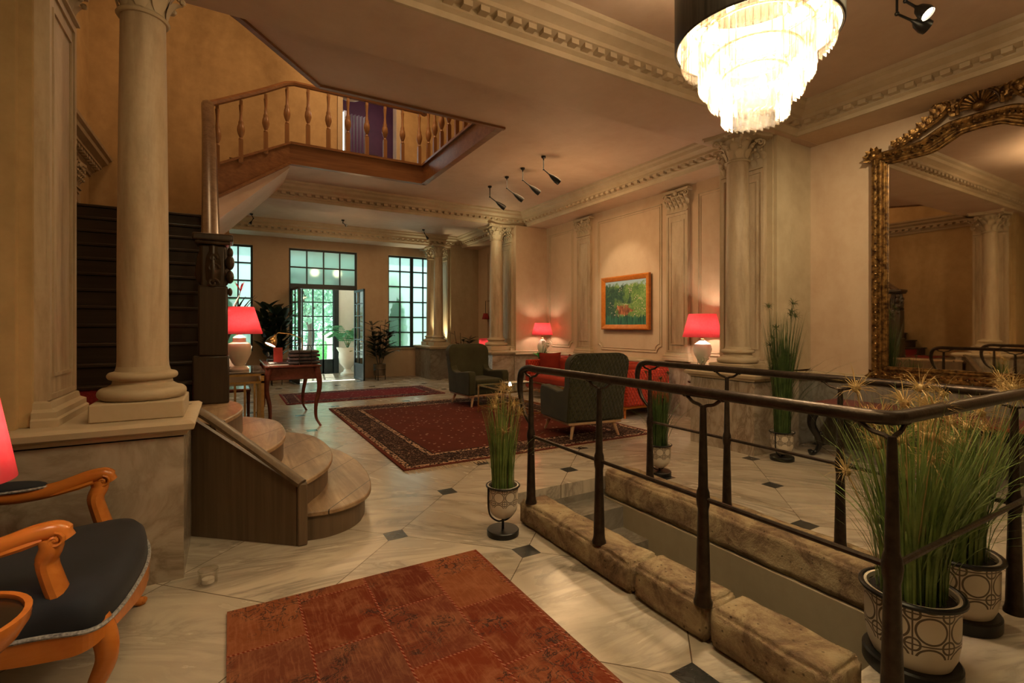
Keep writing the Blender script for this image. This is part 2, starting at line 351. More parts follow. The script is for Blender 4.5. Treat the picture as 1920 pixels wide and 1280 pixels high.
# ------------------------------------------------------------------ mesh helpers
class MB:
    def __init__(s): s.v = []; s.f = []
    def add(s, vs_, fs):
        n = len(s.v); s.v += [tuple(p) for p in vs_]; s.f += [tuple(i+n for i in f) for f in fs]; return s
    def merge(s, o, M=None):
        return s.add([(M @ Vector(p)) for p in o.v] if M else o.v, o.f)
    def box(s, x0, x1, y0, y1, z0, z1):
        return s.add([(x0,y0,z0),(x1,y0,z0),(x1,y1,z0),(x0,y1,z0),(x0,y0,z1),(x1,y0,z1),(x1,y1,z1),(x0,y1,z1)],
                     [(0,3,2,1),(4,5,6,7),(0,1,5,4),(1,2,6,5),(2,3,7,6),(3,0,4,7)])
    def cbox(s, c, d): return s.box(c[0]-d[0]/2, c[0]+d[0]/2, c[1]-d[1]/2, c[1]+d[1]/2, c[2]-d[2]/2, c[2]+d[2]/2)
    def prism(s, pts, z0, z1):
        n = len(pts); z0 = z0 if hasattr(z0, '__len__') else [z0]*n; z1 = z1 if hasattr(z1, '__len__') else [z1]*n
        return s.add([(p[0], p[1], z0[i]) for i, p in enumerate(pts)]+[(p[0], p[1], z1[i]) for i, p in enumerate(pts)],
                     [tuple(range(n-1, -1, -1)), tuple(range(n, 2*n))]+[(i, (i+1) % n, n+(i+1) % n, n+i) for i in range(n)])
    def lathe(s, prof, cx=0, cy=0, seg=32, cap=True, sx=1, sy=1):
        vv = []; ff = []
        for r, z in prof:
            for k in range(seg):
                a = 2*pi*k/seg; vv.append((cx+r*sx*cos(a), cy+r*sy*sin(a), z))
        m = len(prof)
        for i in range(m-1):
            for k in range(seg):
                k2 = (k+1) % seg; ff.append((i*seg+k, i*seg+k2, (i+1)*seg+k2, (i+1)*seg+k))
        if cap:
            ff.append(tuple(range(seg-1, -1, -1))); ff.append(tuple((m-1)*seg+k for k in range(seg)))
        return s.add(vv, ff)
    def tube(s, path, r, seg=8, cap=True, rr=None, up=None):
        """round (or elliptic: rr = (a, b) lists) tube along a path"""
        P = [Vector(p) for p in path]; n = len(P)
        rs = r if hasattr(r, '__len__') else [r]*n
        T = [((P[min(i+1, n-1)]-P[max(i-1, 0)]).normalized()) for i in range(n)]
        u = Vector(up) if up else (Vector((0, 0, 1)) if abs(T[0].z) < .9 else Vector((1, 0, 0)))
        vv = []; ff = []
        u = (u - T[0]*u.dot(T[0])).normalized()
        for i in range(n):
            u = (u - T[i]*u.dot(T[i])); u = u.normalized() if u.length > 1e-6 else Vector((1, 0, 0))
            w_ = T[i].cross(u); q = rs[i]; qa, qb = (q if hasattr(q, '__len__') else (q, q))
            for k in range(seg):
                a = 2*pi*(k+.5)/seg; vv.append(P[i]+u*cos(a)*qa+w_*sin(a)*qb)
        for i in range(n-1):
            for k in range(seg):
                k2 = (k+1) % seg; ff.append((i*seg+k, i*seg+k2, (i+1)*seg+k2, (i+1)*seg+k))
        if cap: ff.append(tuple(range(seg-1, -1, -1))); ff.append(tuple((n-1)*seg+k for k in range(seg)))
        return s.add(vv, ff)
    def bar(s, a, b, w_, h, up=(0, 0, 1)):      # rectangular bar a->b
        a = Vector(a); b = Vector(b); t = (b-a).normalized(); u = Vector(up); u = (u-t*u.dot(t)).normalized(); q = t.cross(u)
        vv = []
        for p in (a, b):
            for sx, sz in ((-1, -1), (1, -1), (1, 1), (-1, 1)): vv.append(p+q*sx*w_/2+u*sz*h/2)
        return s.add(vv, [(0,3,2,1),(4,5,6,7),(0,1,5,4),(1,2,6,5),(2,3,7,6),(3,0,4,7)])
    def grid(s, fn, nu, nv, closeu=False):
        vv = [fn(i/(nu if closeu else nu-1), j/(nv-1)) for j in range(nv) for i in range(nu)]
        ff = []
        for j in range(nv-1):
            for i in range(nu if closeu else nu-1):
                i2 = (i+1) % nu; ff.append((j*nu+i, j*nu+i2, (j+1)*nu+i2, (j+1)*nu+i))
        return s.add(vv, ff)
    def sphere(s, c, r, seg=12, ring=8, sc=(1, 1, 1)):
        pr = [(max(r*sin(pi*i/ring), 1e-4), -r*cos(pi*i/ring)) for i in range(ring+1)]
        o = MB().lathe(pr, 0, 0, seg, False)
        return s.merge(o, Matrix.Translation(c) @ Matrix.Diagonal((*sc, 1)))
    def profile(s, prof, a, b, out, ends=(0, 0)):
        """extrude a 2-D profile (out, z) along a horizontal line a->b; ends = mitre slope at each end"""
        a = Vector((*a, 0)); b = Vector((*b, 0)); o = Vector((*out, 0)); t = (b-a).normalized(); vv = []
        for p, e, sg in ((a, ends[0], -1), (b, ends[1], 1)):
            for d, z in prof: vv.append(p+o*d+t*(e*d*sg)+Vector((0, 0, z)))
        n = len(prof)
        return s.add(vv, [(i, (i+1) % n, n+(i+1) % n, n+i) for i in range(n)]+[tuple(range(n-1, -1, -1)), tuple(range(n, 2*n))])
    def leaf(s, base, d, up, L, wd, curl=.6, n=6, lobes=0, thick=.0):
        """curved leaf: grows along up and curls out along d"""
        base = Vector(base); d = Vector(d).normalized(); up = Vector(up).normalized(); side = d.cross(up).normalized()
        vv = []; ff = []
        for i in range(n+1):
            t = i/n; a = curl*t*t*2.4
            p = base+up*(L*t*cos(a*.55))+d*(L*curl*t**2.2)-up*(L*curl*.35*max(0, t-.6))
            h = wd*.5*(sin(pi*min(1, t*.85+.12))**.8)*(1+(.25*sin(t*lobes*2*pi) if lobes else 0)); h = max(h, .001)
            vv += [p-side*h, p+d*(h*.35), p+side*h]
        for i in range(n):
            b = i*3; ff += [(b, b+1, b+4, b+3), (b+1, b+2, b+5, b+4)]
        return s.add(vv, ff)

def mesh(name, mb, smooth=True, ang=38, recalc=True):
    me = bpy.data.meshes.new(name); me.from_pydata([tuple(p) for p in mb.v], [], mb.f)
    if recalc:
        bm = bmesh.new(); bm.from_mesh(me); bmesh.ops.recalc_face_normals(bm, faces=bm.faces); bm.to_mesh(me); bm.free()
    if smooth: me.shade_smooth(); me.set_sharp_from_angle(angle=R(ang))
    return me
def obj(name, mb, mat, parent=None, smooth=True, ang=38, bevel=0, seg=2, sub=0, label=None, solid=0, recalc=True):
    me = mesh(name, mb, smooth, ang, recalc); me.materials.append(mat)
    o = bpy.data.objects.new(name, me); C.objects.link(o)
    if parent:
        o.parent = parent; rt = parent
        while rt.parent: rt = rt.parent
        if rt.name in WL: me.transform(Matrix.Translation(-WL[rt.name]))
    if label: o['label'] = label
    if solid: m = o.modifiers.new('s', 'SOLIDIFY'); m.thickness = solid; m.offset = 0
    if bevel: m = o.modifiers.new('b', 'BEVEL'); m.width = bevel; m.segments = seg; m.limit_method = 'ANGLE'; m.angle_limit = R(40)
    if sub: m = o.modifiers.new('u', 'SUBSURF'); m.levels = sub; m.render_levels = sub
    return o
WL = {}
def rootloc(o):
    while o.parent: o = o.parent
    return WL.get(o.name, Vector((0, 0, 0)))
def thing(name, label, cat, loc=(0, 0, 0), group=None, world=False):
    """Empty at the base of a thing. world=True: its parts are written in room coordinates"""
    o = bpy.data.objects.new(name, None); C.objects.link(o); o.location = loc; o.empty_display_size = .1
    o['label'] = label; o['category'] = cat
    if group: o['group'] = group
    if world: WL[o.name] = Vector(loc)
    return o
def single(name, mb, mat, label, cat, loc=None, group=None, kind=None, **k):
    o = obj(name, mb, mat, **k); o['label'] = label; o['category'] = cat
    if group: o['group'] = group
    if kind: o['kind'] = kind
    if loc is not None: o.data.transform(Matrix.Translation(-Vector(loc))); o.location = loc
    return o
def struct(name, mb, mat, parent=None, **k):
    o = obj(name, mb, mat, parent, **k)
    if not parent: o['kind'] = 'structure'
    return o
def kids(o): return [c for c in bpy.data.objects if c.parent == o]
def dup(o, loc=None, rz=None, label=None, group=None, scale=None, parent=None):
    c = o.copy(); C.objects.link(c); c.parent = parent
    if parent is not None: c.matrix_parent_inverse = o.matrix_parent_inverse.copy()
    if loc is not None: c.location = loc
    if rz is not None: c.rotation_euler = (0, 0, rz)
    if scale: c.scale = scale if hasattr(scale, '__len__') else (scale,)*3
    if label: c['label'] = label
    if group: c['group'] = group
    for k in kids(o): dup(k, parent=c)
    return c
def smoothpath(pts, n=6):
    P = [Vector(p) for p in pts]; out = []
    for i in range(len(P)-1):
        p0 = P[max(i-1, 0)]; p1 = P[i]; p2 = P[i+1]; p3 = P[min(i+2, len(P)-1)]
        for k in range(n):
            t = k/n; out.append(.5*((2*p1)+(p2-p0)*t+(2*p0-5*p1+4*p2-p3)*t*t+(3*p1-p0-3*p2+p3)*t**3))
    out.append(P[-1]); return out
def lerp(a, b, t): return a+(b-a)*t

# ------------------------------------------------------------------ the rooms
ZC = 3.88; XW = 6.2
WX0, WX1, WY0, WY1 = 1.98, 3.0, 1.02, 3.55      # stair pit
fl = MB()
for x0, x1, y0, y1 in ((-4, WX0, -3, 13.9), (WX0, 3.12, -3, WY0), (WX0, 3.12, WY1, 13.9), (3.12, XW, -3, 13.9)):
    fl.box(x0, x1, y0, y1, -.12, 0)
struct('floor', fl, FLOOR, smooth=False)
struct('wall_right', MB().box(XW, XW+.25, -3, 13.9, -.1, ZC), PLR, smooth=False)
struct('wall_rear', MB().box(-4, XW+.25, -3.25, -3, -.1, ZC), PL, smooth=False)
struct('wall_left', MB().box(-4.25, -4, -3.25, 3.42, -.1, ZC), PLY, smooth=False)
struct('ceiling', MB().box(-4.25, XW+.25, -3.25, 3.3, ZC, ZC+.3), CEIL, smooth=False)
cl = MB()
cl.prism([(-.42, 4.0), (XW, 4.0), (XW, 5.36), (.8, 5.36), (.09, 4.52)], ZC, ZC+.3)
cl.box(2.96, XW, 5.36, 8.2, ZC, ZC+.3).box(.8, XW, 8.2, 13.9, ZC, ZC+.3).box(-2.0, .8, 9.35, 13.9, ZC, ZC+.3)
struct('ceiling', cl, CEIL, smooth=False)
# beams between the colonnades
for i, (x0, y0, y1) in enumerate(((-4, 3.3, 4.0), (-1.7, 9.35, 9.95), (-1.7, 12.75, 13.35))):
    struct('trim_beam', MB().box(x0, XW, y0, y1, 3.6, ZC+.02), CEIL, smooth=False)
CORN = [(0, 3.6), (.03, 3.6), (.04, 3.64), (.07, 3.66), (.07, 3.70), (.15, 3.72), (.15, 3.755), (.17, 3.77), (.22, 3.79), (.235, 3.83), (.27, 3.85), (.28, ZC+.001), (0, ZC+.001)]
def cornice(a, b, out, ends=(0, 0), step=.135):
    m = MB().profile(CORN, a, b, out, ends)
    A = Vector((*a, 0)); B = Vector((*b, 0)); L = (B-A).length; t = (B-A)/L; o = Vector((*out, 0))
    k = int(L/step)
    for i in range(k):
        c = A+t*(step*(i+.5))
        p = [c+o*d+t*sg*.036 for d in (.06, .135) for sg in (-1, 1)]
        m.add([(q.x, q.y, z) for z in (3.675, 3.722) for q in p], [(0,1,3,2),(4,6,7,5),(0,4,5,1),(2,3,7,6),(0,2,6,4),(1,5,7,3)])
    return m
struct('trim_cornice', cornice((-4, 3.3), (5.72, 3.3), (0, -1), (0, -1)), STONE)
struct('trim_cornice', cornice((5.72, 3.3), (5.72, -3), (-1, 0), (-1, 0)), STONE)
struct('trim_cornice', cornice((5.72, 9.35), (5.72, 4.0), (-1, 0), (-1, 0)), STONE)
struct('trim_cornice', cornice((.2, 9.35), (5.72, 9.35), (0, -1), (0, -1)), STONE)
struct('trim_cornice', cornice((5.72, 12.75), (5.72, 9.95), (-1, 0), (-1, 0)), STONE)
struct('trim_cornice', cornice((-1.7, 12.75), (5.72, 12.75), (0, -1), (0, -1)), STONE)
# dropped side soffits over the wall bays
struct('trim_soffit', MB().box(5.72, XW, -3, 13.4, 3.603, ZC), PLR, smooth=False)

# stair pit: far side wall, near side wall, marble steps going down
struct('wall_pit', MB().box(WX1, WX1+.16, WY0, WY1, -2.4, -.165).box(WX0-.1, WX0, WY0, WY1, -2.4, -.001).box(WX0-.1, WX1+.1, WY0-.1, WY0, -2.4, -.12), CONC, smooth=False)
st = MB(); 
st.box(WX0-.1, WX1+.1, WY1, WY1+.1, -2.4, -.12)
for k in range(9):
    st.box(WX0, WX1, WY1-.3*(k+1), WY1+.02-.3*k if k else WY1+.1, -2.4, -.18*(k+1))
struct('floor_pit_steps', st, MARBG, smooth=False)
struct('floor_pit', MB().box(WX0-.1, WX1+.1, WY0-.1, WY1+.1, -2.5, -2.4), CONC, smooth=False)

# antas (wall stubs that carry the colonnades)
def anta(x0, x1, y0, y1, m=PLR):
    return MB().box(x0, x1, y0, y1, .882, 3.598)
struct('wall_stub', anta(5.42, XW, 3.4, 4.1), PL, smooth=False)
struct('wall_stub', anta(5.4, XW, 9.2, 9.95), PLR, smooth=False)
struct('wall_stub', anta(5.35, XW, 12.7, 13.4), PL, smooth=False)
struct('wall_stub', anta(-4.0, -.88, 3.42, 4.0), PLY, smooth=False)

# marble pedestals with moulded caps
CAPP = [(0, .80), (.015, .80), (.02, .82), (.045, .835), (.05, .865), (.035, .88), (0, .88)]
def pedestal(x0, x1, y0, y1, label, open_sides='WSN', top=.88, mat=MARB):
    t = thing('marble_pedestal', label, 'pedestal', ((x0+x1)/2, (y0+y1)/2, 0), world=True)
    obj('die', MB().box(x0, x1, y0, y1, 0, .80), mat, t, smooth=False)
    m = MB(); p = [(0, .80), (.015, .80), (.02, .82), (.05, .835), (.055, .865), (.035, .88), (0, .88)]
    e = .055
    m.box(x0-.0, x1, y0, y1, .79, .88)
    if 'S' in open_sides: m.profile(p, (x0, y0), (x1, y0), (0, -1), (1 if 'W' in open_sides else 0, 1 if 'E' in open_sides else 0))
    if 'N' in open_sides: m.profile(p, (x0, y1), (x1, y1), (0, 1), (1 if 'W' in open_sides else 0, 1 if 'E' in open_sides else 0))
    if 'W' in open_sides: m.profile(p, (x0, y0), (x0, y1), (-1, 0), (1, 1))
    if 'E' in open_sides: m.profile(p, (x1, y0), (x1, y1), (1, 0), (1, 1))
    obj('cap', m, STONE, t, label='moulded stone cap of the pedestal')
    return t
pedestal(-4.0, -.22, 3.28, 4.05, 'large marble pedestal under the big column, behind the navy armchair', 'SEN')
pedestal(4.9, 5.74, 3.28, 4.12, 'marble pedestal under the column beside the tall mirror', 'WSN')
pedestal(4.78, XW, 9.12, 9.98, 'marble pedestal behind the red sofa carrying a rose-tinted column')
pedestal(4.6, XW, 12.3, 13.5, 'marble pedestal under the pair of columns next to the far right window', mat=MARBG)

# wainscot: marble dado with ledge
def dado(a, b, out, name='baseboard_right', mat=MARB):
    m = MB(); A = a; B = b
    m.profile([(0, 0), (.06, 0), (.06, .78), (0, .78)], A, B, out)
    o = struct(name, m, mat, smooth=False)
    m2 = MB().profile([(0, .78), (.07, .78), (.1, .80), (.1, .825), (.05, .84), (.05, .86), (0, .86)], A, B, out)
    struct('trim_dado_cap', m2, STONE)
dado((XW, -3), (XW, 3.4), (-1, 0), mat=MARBG); dado((XW, 4.1), (XW, 9.12), (-1, 0)); dado((XW, 9.98), (XW, 12.3), (-1, 0))
dado((5.72, 3.4), (XW, 3.4), (0, -1), 'baseboard_recess', MARBG); dado((5.3, 9.14), (XW, 9.14), (0, -1), 'baseboard_bay')

# ------------------------------------------------------------------ columns
def capital_mb(r, z0, z1, ab=None):
    """Corinthian capital on a round shaft of radius r"""
    h = z1-z0; m = MB()
    m.lathe([(r*1.12, z0), (r*1.2, z0+.012), (r*1.12, z0+.025), (r, z0+.03), (r*1.0, z0+h*.5), (r*1.3, z0+h*.8), (r*1.7, z1-h*.14)], seg=24)
    for row, (n, zz, L, wd, off) in enumerate(((8, z0+.03, h*.42, r*.8, 0), (8, z0+.03+h*.16, h*.52, r*.85, pi/8))):
        for k in range(n):
            a = 2*pi*k/n+off; d = Vector((cos(a), sin(a), 0))
            m.leaf(Vector((0, 0, zz))+d*r*1.02, d, (0, 0, 1), L, wd, .5, 6, 3)
            m.sphere(Vector((0, 0, zz+L*.86))+d*(r*1.05+L*.46), r*.17, 6, 4)
    for k in range(4):
        a = pi/4+k*pi/2; d = Vector((cos(a), sin(a), 0)); c = Vector((0, 0, z1-h*.27))+d*r*2.05; sp = []
        sp.append(Vector((0, 0, z0+h*.5))+d*r*1.1); sp.append(Vector((0, 0, z1-h*.2))+d*r*1.8)
        for j in range(12):
            b = pi*.7-j*.62; rr = r*.3*(1-j/14); sp.append(c+d*cos(b)*rr+Vector((0, 0, sin(b)*rr)))
        m.tube(sp, [r*.11]*len(sp), 6)
    for k in range(4):
        a = k*pi/2; d = Vector((cos(a), sin(a), 0)); m.sphere(Vector((0, 0, z1-h*.08))+d*r*1.75, r*.24, 8, 6)
    A = r*2.35; pts = []
    for k in range(4):
        a = k*pi/2
        for t in (-1, -.5, 0, .5, 1):
            inn = A*.80+A*.2*t*t; p = Vector((inn, t*A*.9, 0)); p.rotate(Matrix.Rotation(a, 3, 'Z')); pts.append((p.x, p.y))
    m.prism(pts, z1-h*.13, z1-h*.05); m.prism([(x*1.05, y*1.05) for x, y in pts], z1-h*.05, z1)
    return m
def column(x, y, z0, label, r=.15, rt=.132, zn=3.28, zt=3.6, group=None):
    t = thing('stone_column', label, 'column', (x, y, z0), group)
    pl = r*1.72
    obj('plinth', MB().box(-pl, pl, -pl, pl, 0, .1), STONE, t, bevel=.008)
    def tor(rc, zc, rr, n=8): return [(rc+rr*cos(a), zc+rr*sin(a)) for a in [(-pi/2+pi*i/n) for i in range(n+1)]]
    prof = [(r*1.4, .1)]+tor(r*1.45, .135, .035)+[(r*1.35, .175), (r*1.18, .19), (r*1.15, .21)]+tor(r*1.2, .235, .022)+[(r*1.08, .262), (r*1.02, .29)]
    obj('base', MB().lathe(prof, seg=40), STONE, t)
    H = zn-z0; sp = [(r*1.02, .285)]+[(lerp(r, rt, max(0, (i/12-.25)/.75)**1.3), lerp(.33, H, i/12)) for i in range(13)]
    obj('shaft', MB().lathe(sp, seg=40), COL, t)
    obj('capital', capital_mb(rt, zn-z0, zt-z0), STONE, t)
    return t
column(-.44, 3.60, .88, 'thick plain column in the left foreground beside the wooden steps', .124, .11, zn=3.2)
column(5.1, 3.62, .88, 'column next to the tall dark grass plant and the gilt mirror', .13, .116)
column(5.1, 9.55, .88, 'rose-tinted column rising behind the red sofa and far armchair', .15, .13)
column(4.95, 12.62, .88, 'shadowed front column of the pair by the far window', .128, .112)
column(4.95, 13.2, .88, 'brightly uplit rear column of the pair by the far window', .125, .11)

# pilasters: panelled strips with leafy capitals.  local frame: front faces -Y, centred on x=0
def pilaster(cx, cy, rz, width, z0, z1, label, depth=.05):
    t = thing('pilaster', label, 'pilaster', (cx, cy, z0)); t.rotation_euler = (0, 0, rz)
    h = z1-z0; w2 = width/2; ch = .36
    s_ = MB().box(-w2, w2, -depth, 0, .1, h-ch)
    for a, b, c, d in ((-w2-.001, -w2+.035, .16, h-ch-.045), (w2-.035, w2+.001, .16, h-ch-.045), (-w2-.001, w2+.001, h-ch-.045, h-ch-.001), (-w2-.001, w2+.001, .131, .16)):
        s_.box(a, b, -depth-.012, -depth+.001, c, d)
    q = w2-.075
    for a, b, c, d in ((-q, -q+.018, .268, h-ch-.138), (q-.018, q, .268, h-ch-.138), (-q, q, h-ch-.138, h-ch-.12), (-q, q, .25, .268)):
        s_.box(a, b, -depth-.01, -depth+.001, c, d)
    obj('shaft', s_, COL, t, smooth=False)
    b_ = MB().profile([(0, 0), (.06, 0), (.06, .035), (.05, .045), (.05, .075), (.025, .09), (.02, .12), (0, .13)], (-w2, -depth), (w2, -depth), (0, -1), (1, 1))
    b_.profile([(0, 0), (.06, 0), (.06, .035), (.05, .045), (.05, .075), (.025, .09), (.02, .12), (0, .13)], (-w2, 0), (-w2, -depth), (-1, 0), (0, 1))
    b_.profile([(0, 0), (.06, 0), (.06, .035), (.05, .045), (.05, .075), (.025, .09), (.02, .12), (0, .13)], (w2, 0), (w2, -depth), (1, 0), (0, 1))
    b_.box(-w2, w2, -depth, 0, 0, .13); obj('base', b_, STONE, t)
    c_ = MB().box(-w2, w2, -depth-.005, 0, h-ch, h-.03)
    c_.profile([(0, 0), (.03, .005), (.03, .02), (0, .03)], (-w2, -depth), (w2, -depth), (0, -1)); 
    for i in range(len(c_.v)-8, len(c_.v)): c_.v[i] = (c_.v[i][0], c_.v[i][1], c_.v[i][2]+h-ch)
    n = max(3, int(width/.075))
    for row in range(3):
        for k in range(n+(row % 2)):
            x = -w2+width*(k+.5-(row % 2)*.5)/n
            c_.leaf((x, -depth-.004, h-ch+.03+row*.075), (0, -1, 0), (0, 0, 1), .11, .07, .45, 5)
            c_.sphere((x, -depth-.055, h-ch+.125+row*.075), .019, 6, 4)
    for sx in (-1, 1):
        c = Vector((sx*(w2+.005), -depth-.04, h-.09)); sp = []
        for j in range(12):
            b = pi/2+sx*(-j*.6); rr = .045*(1-j/14); sp.append(c+Vector((cos(b)*rr, -.01, sin(b)*rr)))
        c_.tube([Vector((0, -depth-.02, h-.12))]+sp, .012, 6)
    c_.sphere((0, -depth-.05, h-.06), .04, 8, 6, (1, .6, 1))
    c_.prism([(-w2-.05, 0), (-w2-.05, -depth-.07), (0, -depth-.045), (w2+.05, -depth-.07), (w2+.05, 0)], h-.04, h)
    obj('capital', c_, STONE, t, label='carved leafy capital')
    return t
pilaster(5.42, 3.75, -pi/2, .56, .88, 3.6, 'wide pilaster right behind the column beside the tall grass')
pilaster(5.4, 9.55, -pi/2, .5, .88, 3.6, 'uplit pilaster right behind the rose-tinted column')
pilaster(5.35, 13.05, -pi/2, .5, .88, 3.6, 'uplit pilaster behind the pair of far columns')
pilaster(XW, 5.43, -pi/2, .42, .86, 3.56, 'wall pilaster right of the jungle picture')
pilaster(XW, 7.80, -pi/2, .42, .86, 3.56, 'wall pilaster left of the jungle picture')
pilaster(-.88, 3.71, pi/2, .52, .88, 3.6, 'wide pilaster at the left edge beside the dark staircase')
struct('trim_jamb', MB().box(5.44, 5.72, 3.36, 3.4, .88, 3.6), PL, smooth=False)
struct('trim_jamb', MB().box(-1.12, -.93, 3.37, 3.42, .88, 3.6), PLY, smooth=False)

# wall panels (mouldings) on the lounge wall; lower corners notched
def panel(y0, y1, z0, z1):
    x = XW-.005; q = .1
    def notch(yc, zc, a0, a1): return [(x, yc+q*cos(a), zc+q*sin(a)) for a in [a0+(a1-a0)*i/6 for i in range(7)]]
    P = [(x, y0, z1), (x, y0, z0+q)]+notch(y0, z0, pi/2, 0)[1:]+notch(y1, z0, pi, pi/2)+[(x, y1, z1), (x, y0, z1)]
    m = MB().tube(P, .012, 6)
    q2 = q+.0
    P2 = [(x, a+(.04 if a < (y0+y1)/2 else -.04), b+(.04 if b < z1-.5 else -.04)) for _, a, b in P]
    m.tube(P2, .006, 6)
    struct('trim_panel', m, STONE)
panel(5.80, 7.41, .97, 3.42); panel(8.22, 9.08, .97, 3.42); panel(4.2, 5.06, .97, 3.42); panel(10.4, 12.1, .97, 3.42)

# ------------------------------------------------------------------ back wall with steel windows
YB = 13.6
bw = MB()
for x0, x1 in ((-2.0, -1.3), (.5, 1.31), (3.0, 3.85)): bw.box(x0, x1, YB, 13.9, 0, 3.4)
bw.box(-2.0, XW, YB, 13.9, 3.4, ZC).box(-1.3, .5, YB, 13.9, 0, .78).box(3.85, XW, YB, 13.9, 0, .78).box(5.6, XW, YB, 13.9, .78, 3.4)
struct('wall_back', bw, PLR, smooth=False)
struct('wall_left', MB().box(-2.25, -2.0, 9.3, 13.9, 0, ZC), PLY, smooth=False)
struct('trim_sill', MB().box(3.82, 5.6, YB-.05, 13.9, .775, .80).box(-1.3, .53, YB-.05, 13.9, .775, .80), STONE, smooth=False)
def steel_window(name, x0, x1, z0, z1, nx, nz, y, gl=FROST, heavy=None):
    m = MB(); f = .045
    m.box(x0, x1, y-.03, y+.03, z0, z0+f).box(x0, x1, y-.03, y+.03, z1-f, z1)
    for i in range(nx+1):
        x = lerp(x0+f/2, x1-f/2, i/nx); w_ = f/2 if i in (0, nx) else (.045 if heavy and i in heavy else .016)
        m.box(x-w_, x+w_, y-.028, y+.028, z0, z1)
    for k in range(1, nz):
        z = lerp(z0, z1, k/nz); m.box(x0, x1, y-.02, y+.02, z-.018, z+.018)
    o = struct(name, m, BLUEF, smooth=False)
    g = obj('window_glass', MB().box(x0+.01, x1-.01, y-.003, y+.003, z0+.01, z1-.01), gl, o, smooth=False)
    return o
steel_window('window_1', -1.3, .5, .80, 3.4, 6, 6, 13.72)
steel_window('window_2', 3.85, 5.6, .80, 3.4, 5, 6, 13.72, heavy=(2,))
steel_window('window_3', 1.31, 3.0, 2.46, 3.4, 4, 2, 13.72)
struct('trim_door_frame', MB().box(1.31, 3.0, 13.66, 13.78, 2.38, 2.46).box(1.31, 1.36, 13.66, 13.78, 0, 2.4).box(2.95, 3.0, 13.66, 13.78, 0, 2.4), BLUEF, smooth=False)
def leaf_door(name, x, y, ang, label, W_=.84):
    t = bpy.data.objects.new(name, None); C.objects.link(t); t.location = (x, y, .01); t.rotation_euler = (0, 0, ang); t['kind'] = 'structure'
    m = MB(); H = 2.36; f = .06
    m.box(0, f, -.02, .02, 0, H).box(W_-f, W_, -.02, .02, 0, H).box(0, W_, -.02, .02, 0, .06).box(0, W_, -.02, .02, H-f, H).box(0, W_, -.02, .02, .36, .42)
    m.box(f, W_-f, -.01, .01, .05, .37).box(W_/2-.012, W_/2+.012, -.015, .015, .4, H)
    for k in range(1, 6): z = lerp(.42, H-f, k/6); m.box(f, W_-f, -.015, .015, z-.011, z+.011)
    obj('door_frame', m, BLUEF, t, smooth=False)
    obj('door_glass', MB().box(f, W_-f, -.003, .003, .42, H-f), GLASS, t, smooth=False)
    obj('door_handle', MB().tube([(W_-.03, -.02, 1.0), (W_-.03, -.07, 1.0), (W_-.14, -.07, 1.0)], .009, 8), GOLD, t)
    return t
leaf_door('door_1', 1.37, 13.64, R(-84), ''); leaf_door('door_2', 2.94, 13.64, R(-86), '')

# vestibule and second glazed screen
struct('floor_vestibule', MB().box(.6, 4.4, 13.9, 15.6, -.1, 0), MARB, smooth=False)
struct('wall_vestibule', MB().box(2.86, 3.75, 15.45, 15.6, 0, 2.9).box(3.75, 3.9, 13.9, 15.6, 0, 3.0), WHITEP, smooth=False)
struct('trim_screen_post', MB().box(2.72, 2.86, 15.42, 15.62, 0, 2.95).box(3.62, 3.7, 15.40, 15.45, 0, 2.9), BLUEF, smooth=False)
def screen(x0, x1, nx, n):
    m = MB(); y = 15.52
    m.box(x0, x1, y-.03, y+.03, 0, .42).box(x0, x1, y-.03, y+.03, 2.85, 2.95)
    for i in range(nx+1): x = lerp(x0, x1, i/nx); m.box(x-.02, x+.02, y-.03, y+.03, 0, 2.95)
    for z in (.85, 1.28, 1.70, 2.12): m.box(x0, x1, y-.02, y+.02, z-.015, z+.015)
    m.box(x0, x1, y-.03, y+.03, 2.5, 2.56)
    o = struct(n, m, BLUEF, smooth=False); obj('window_glass', MB().box(x0, x1, y-.003, y+.003, .4, 2.9), GLASS, o, smooth=False)
screen(1.85, 2.72, 3, 'door_3'); screen(1.0, 1.80, 2, 'window_4')

# porch ceiling with two warm lamps (seen blurred through the transom)
struct('ceiling_vestibule', MB().box(.6, 3.9, 13.9, 15.6, 3.5, 3.6), WHITEP, smooth=False)
for k, (x, lab) in enumerate(((2.05, 'warm round porch ceiling lamp behind the left of the transom'), (2.65, 'warm round porch ceiling lamp behind the right of the transom'))):
    tt = thing('porch_lamp', lab, 'lamp', (x, 14.5, 2.9)); obj('globe', MB().sphere((0, 0, 0), .1, 16, 10), emis('porch_globe', (1, .8, .5), 9), tt); obj('rod', MB().tube([(0, 0, .1), (0, 0, .6)], .008, 6), GOLD, tt)

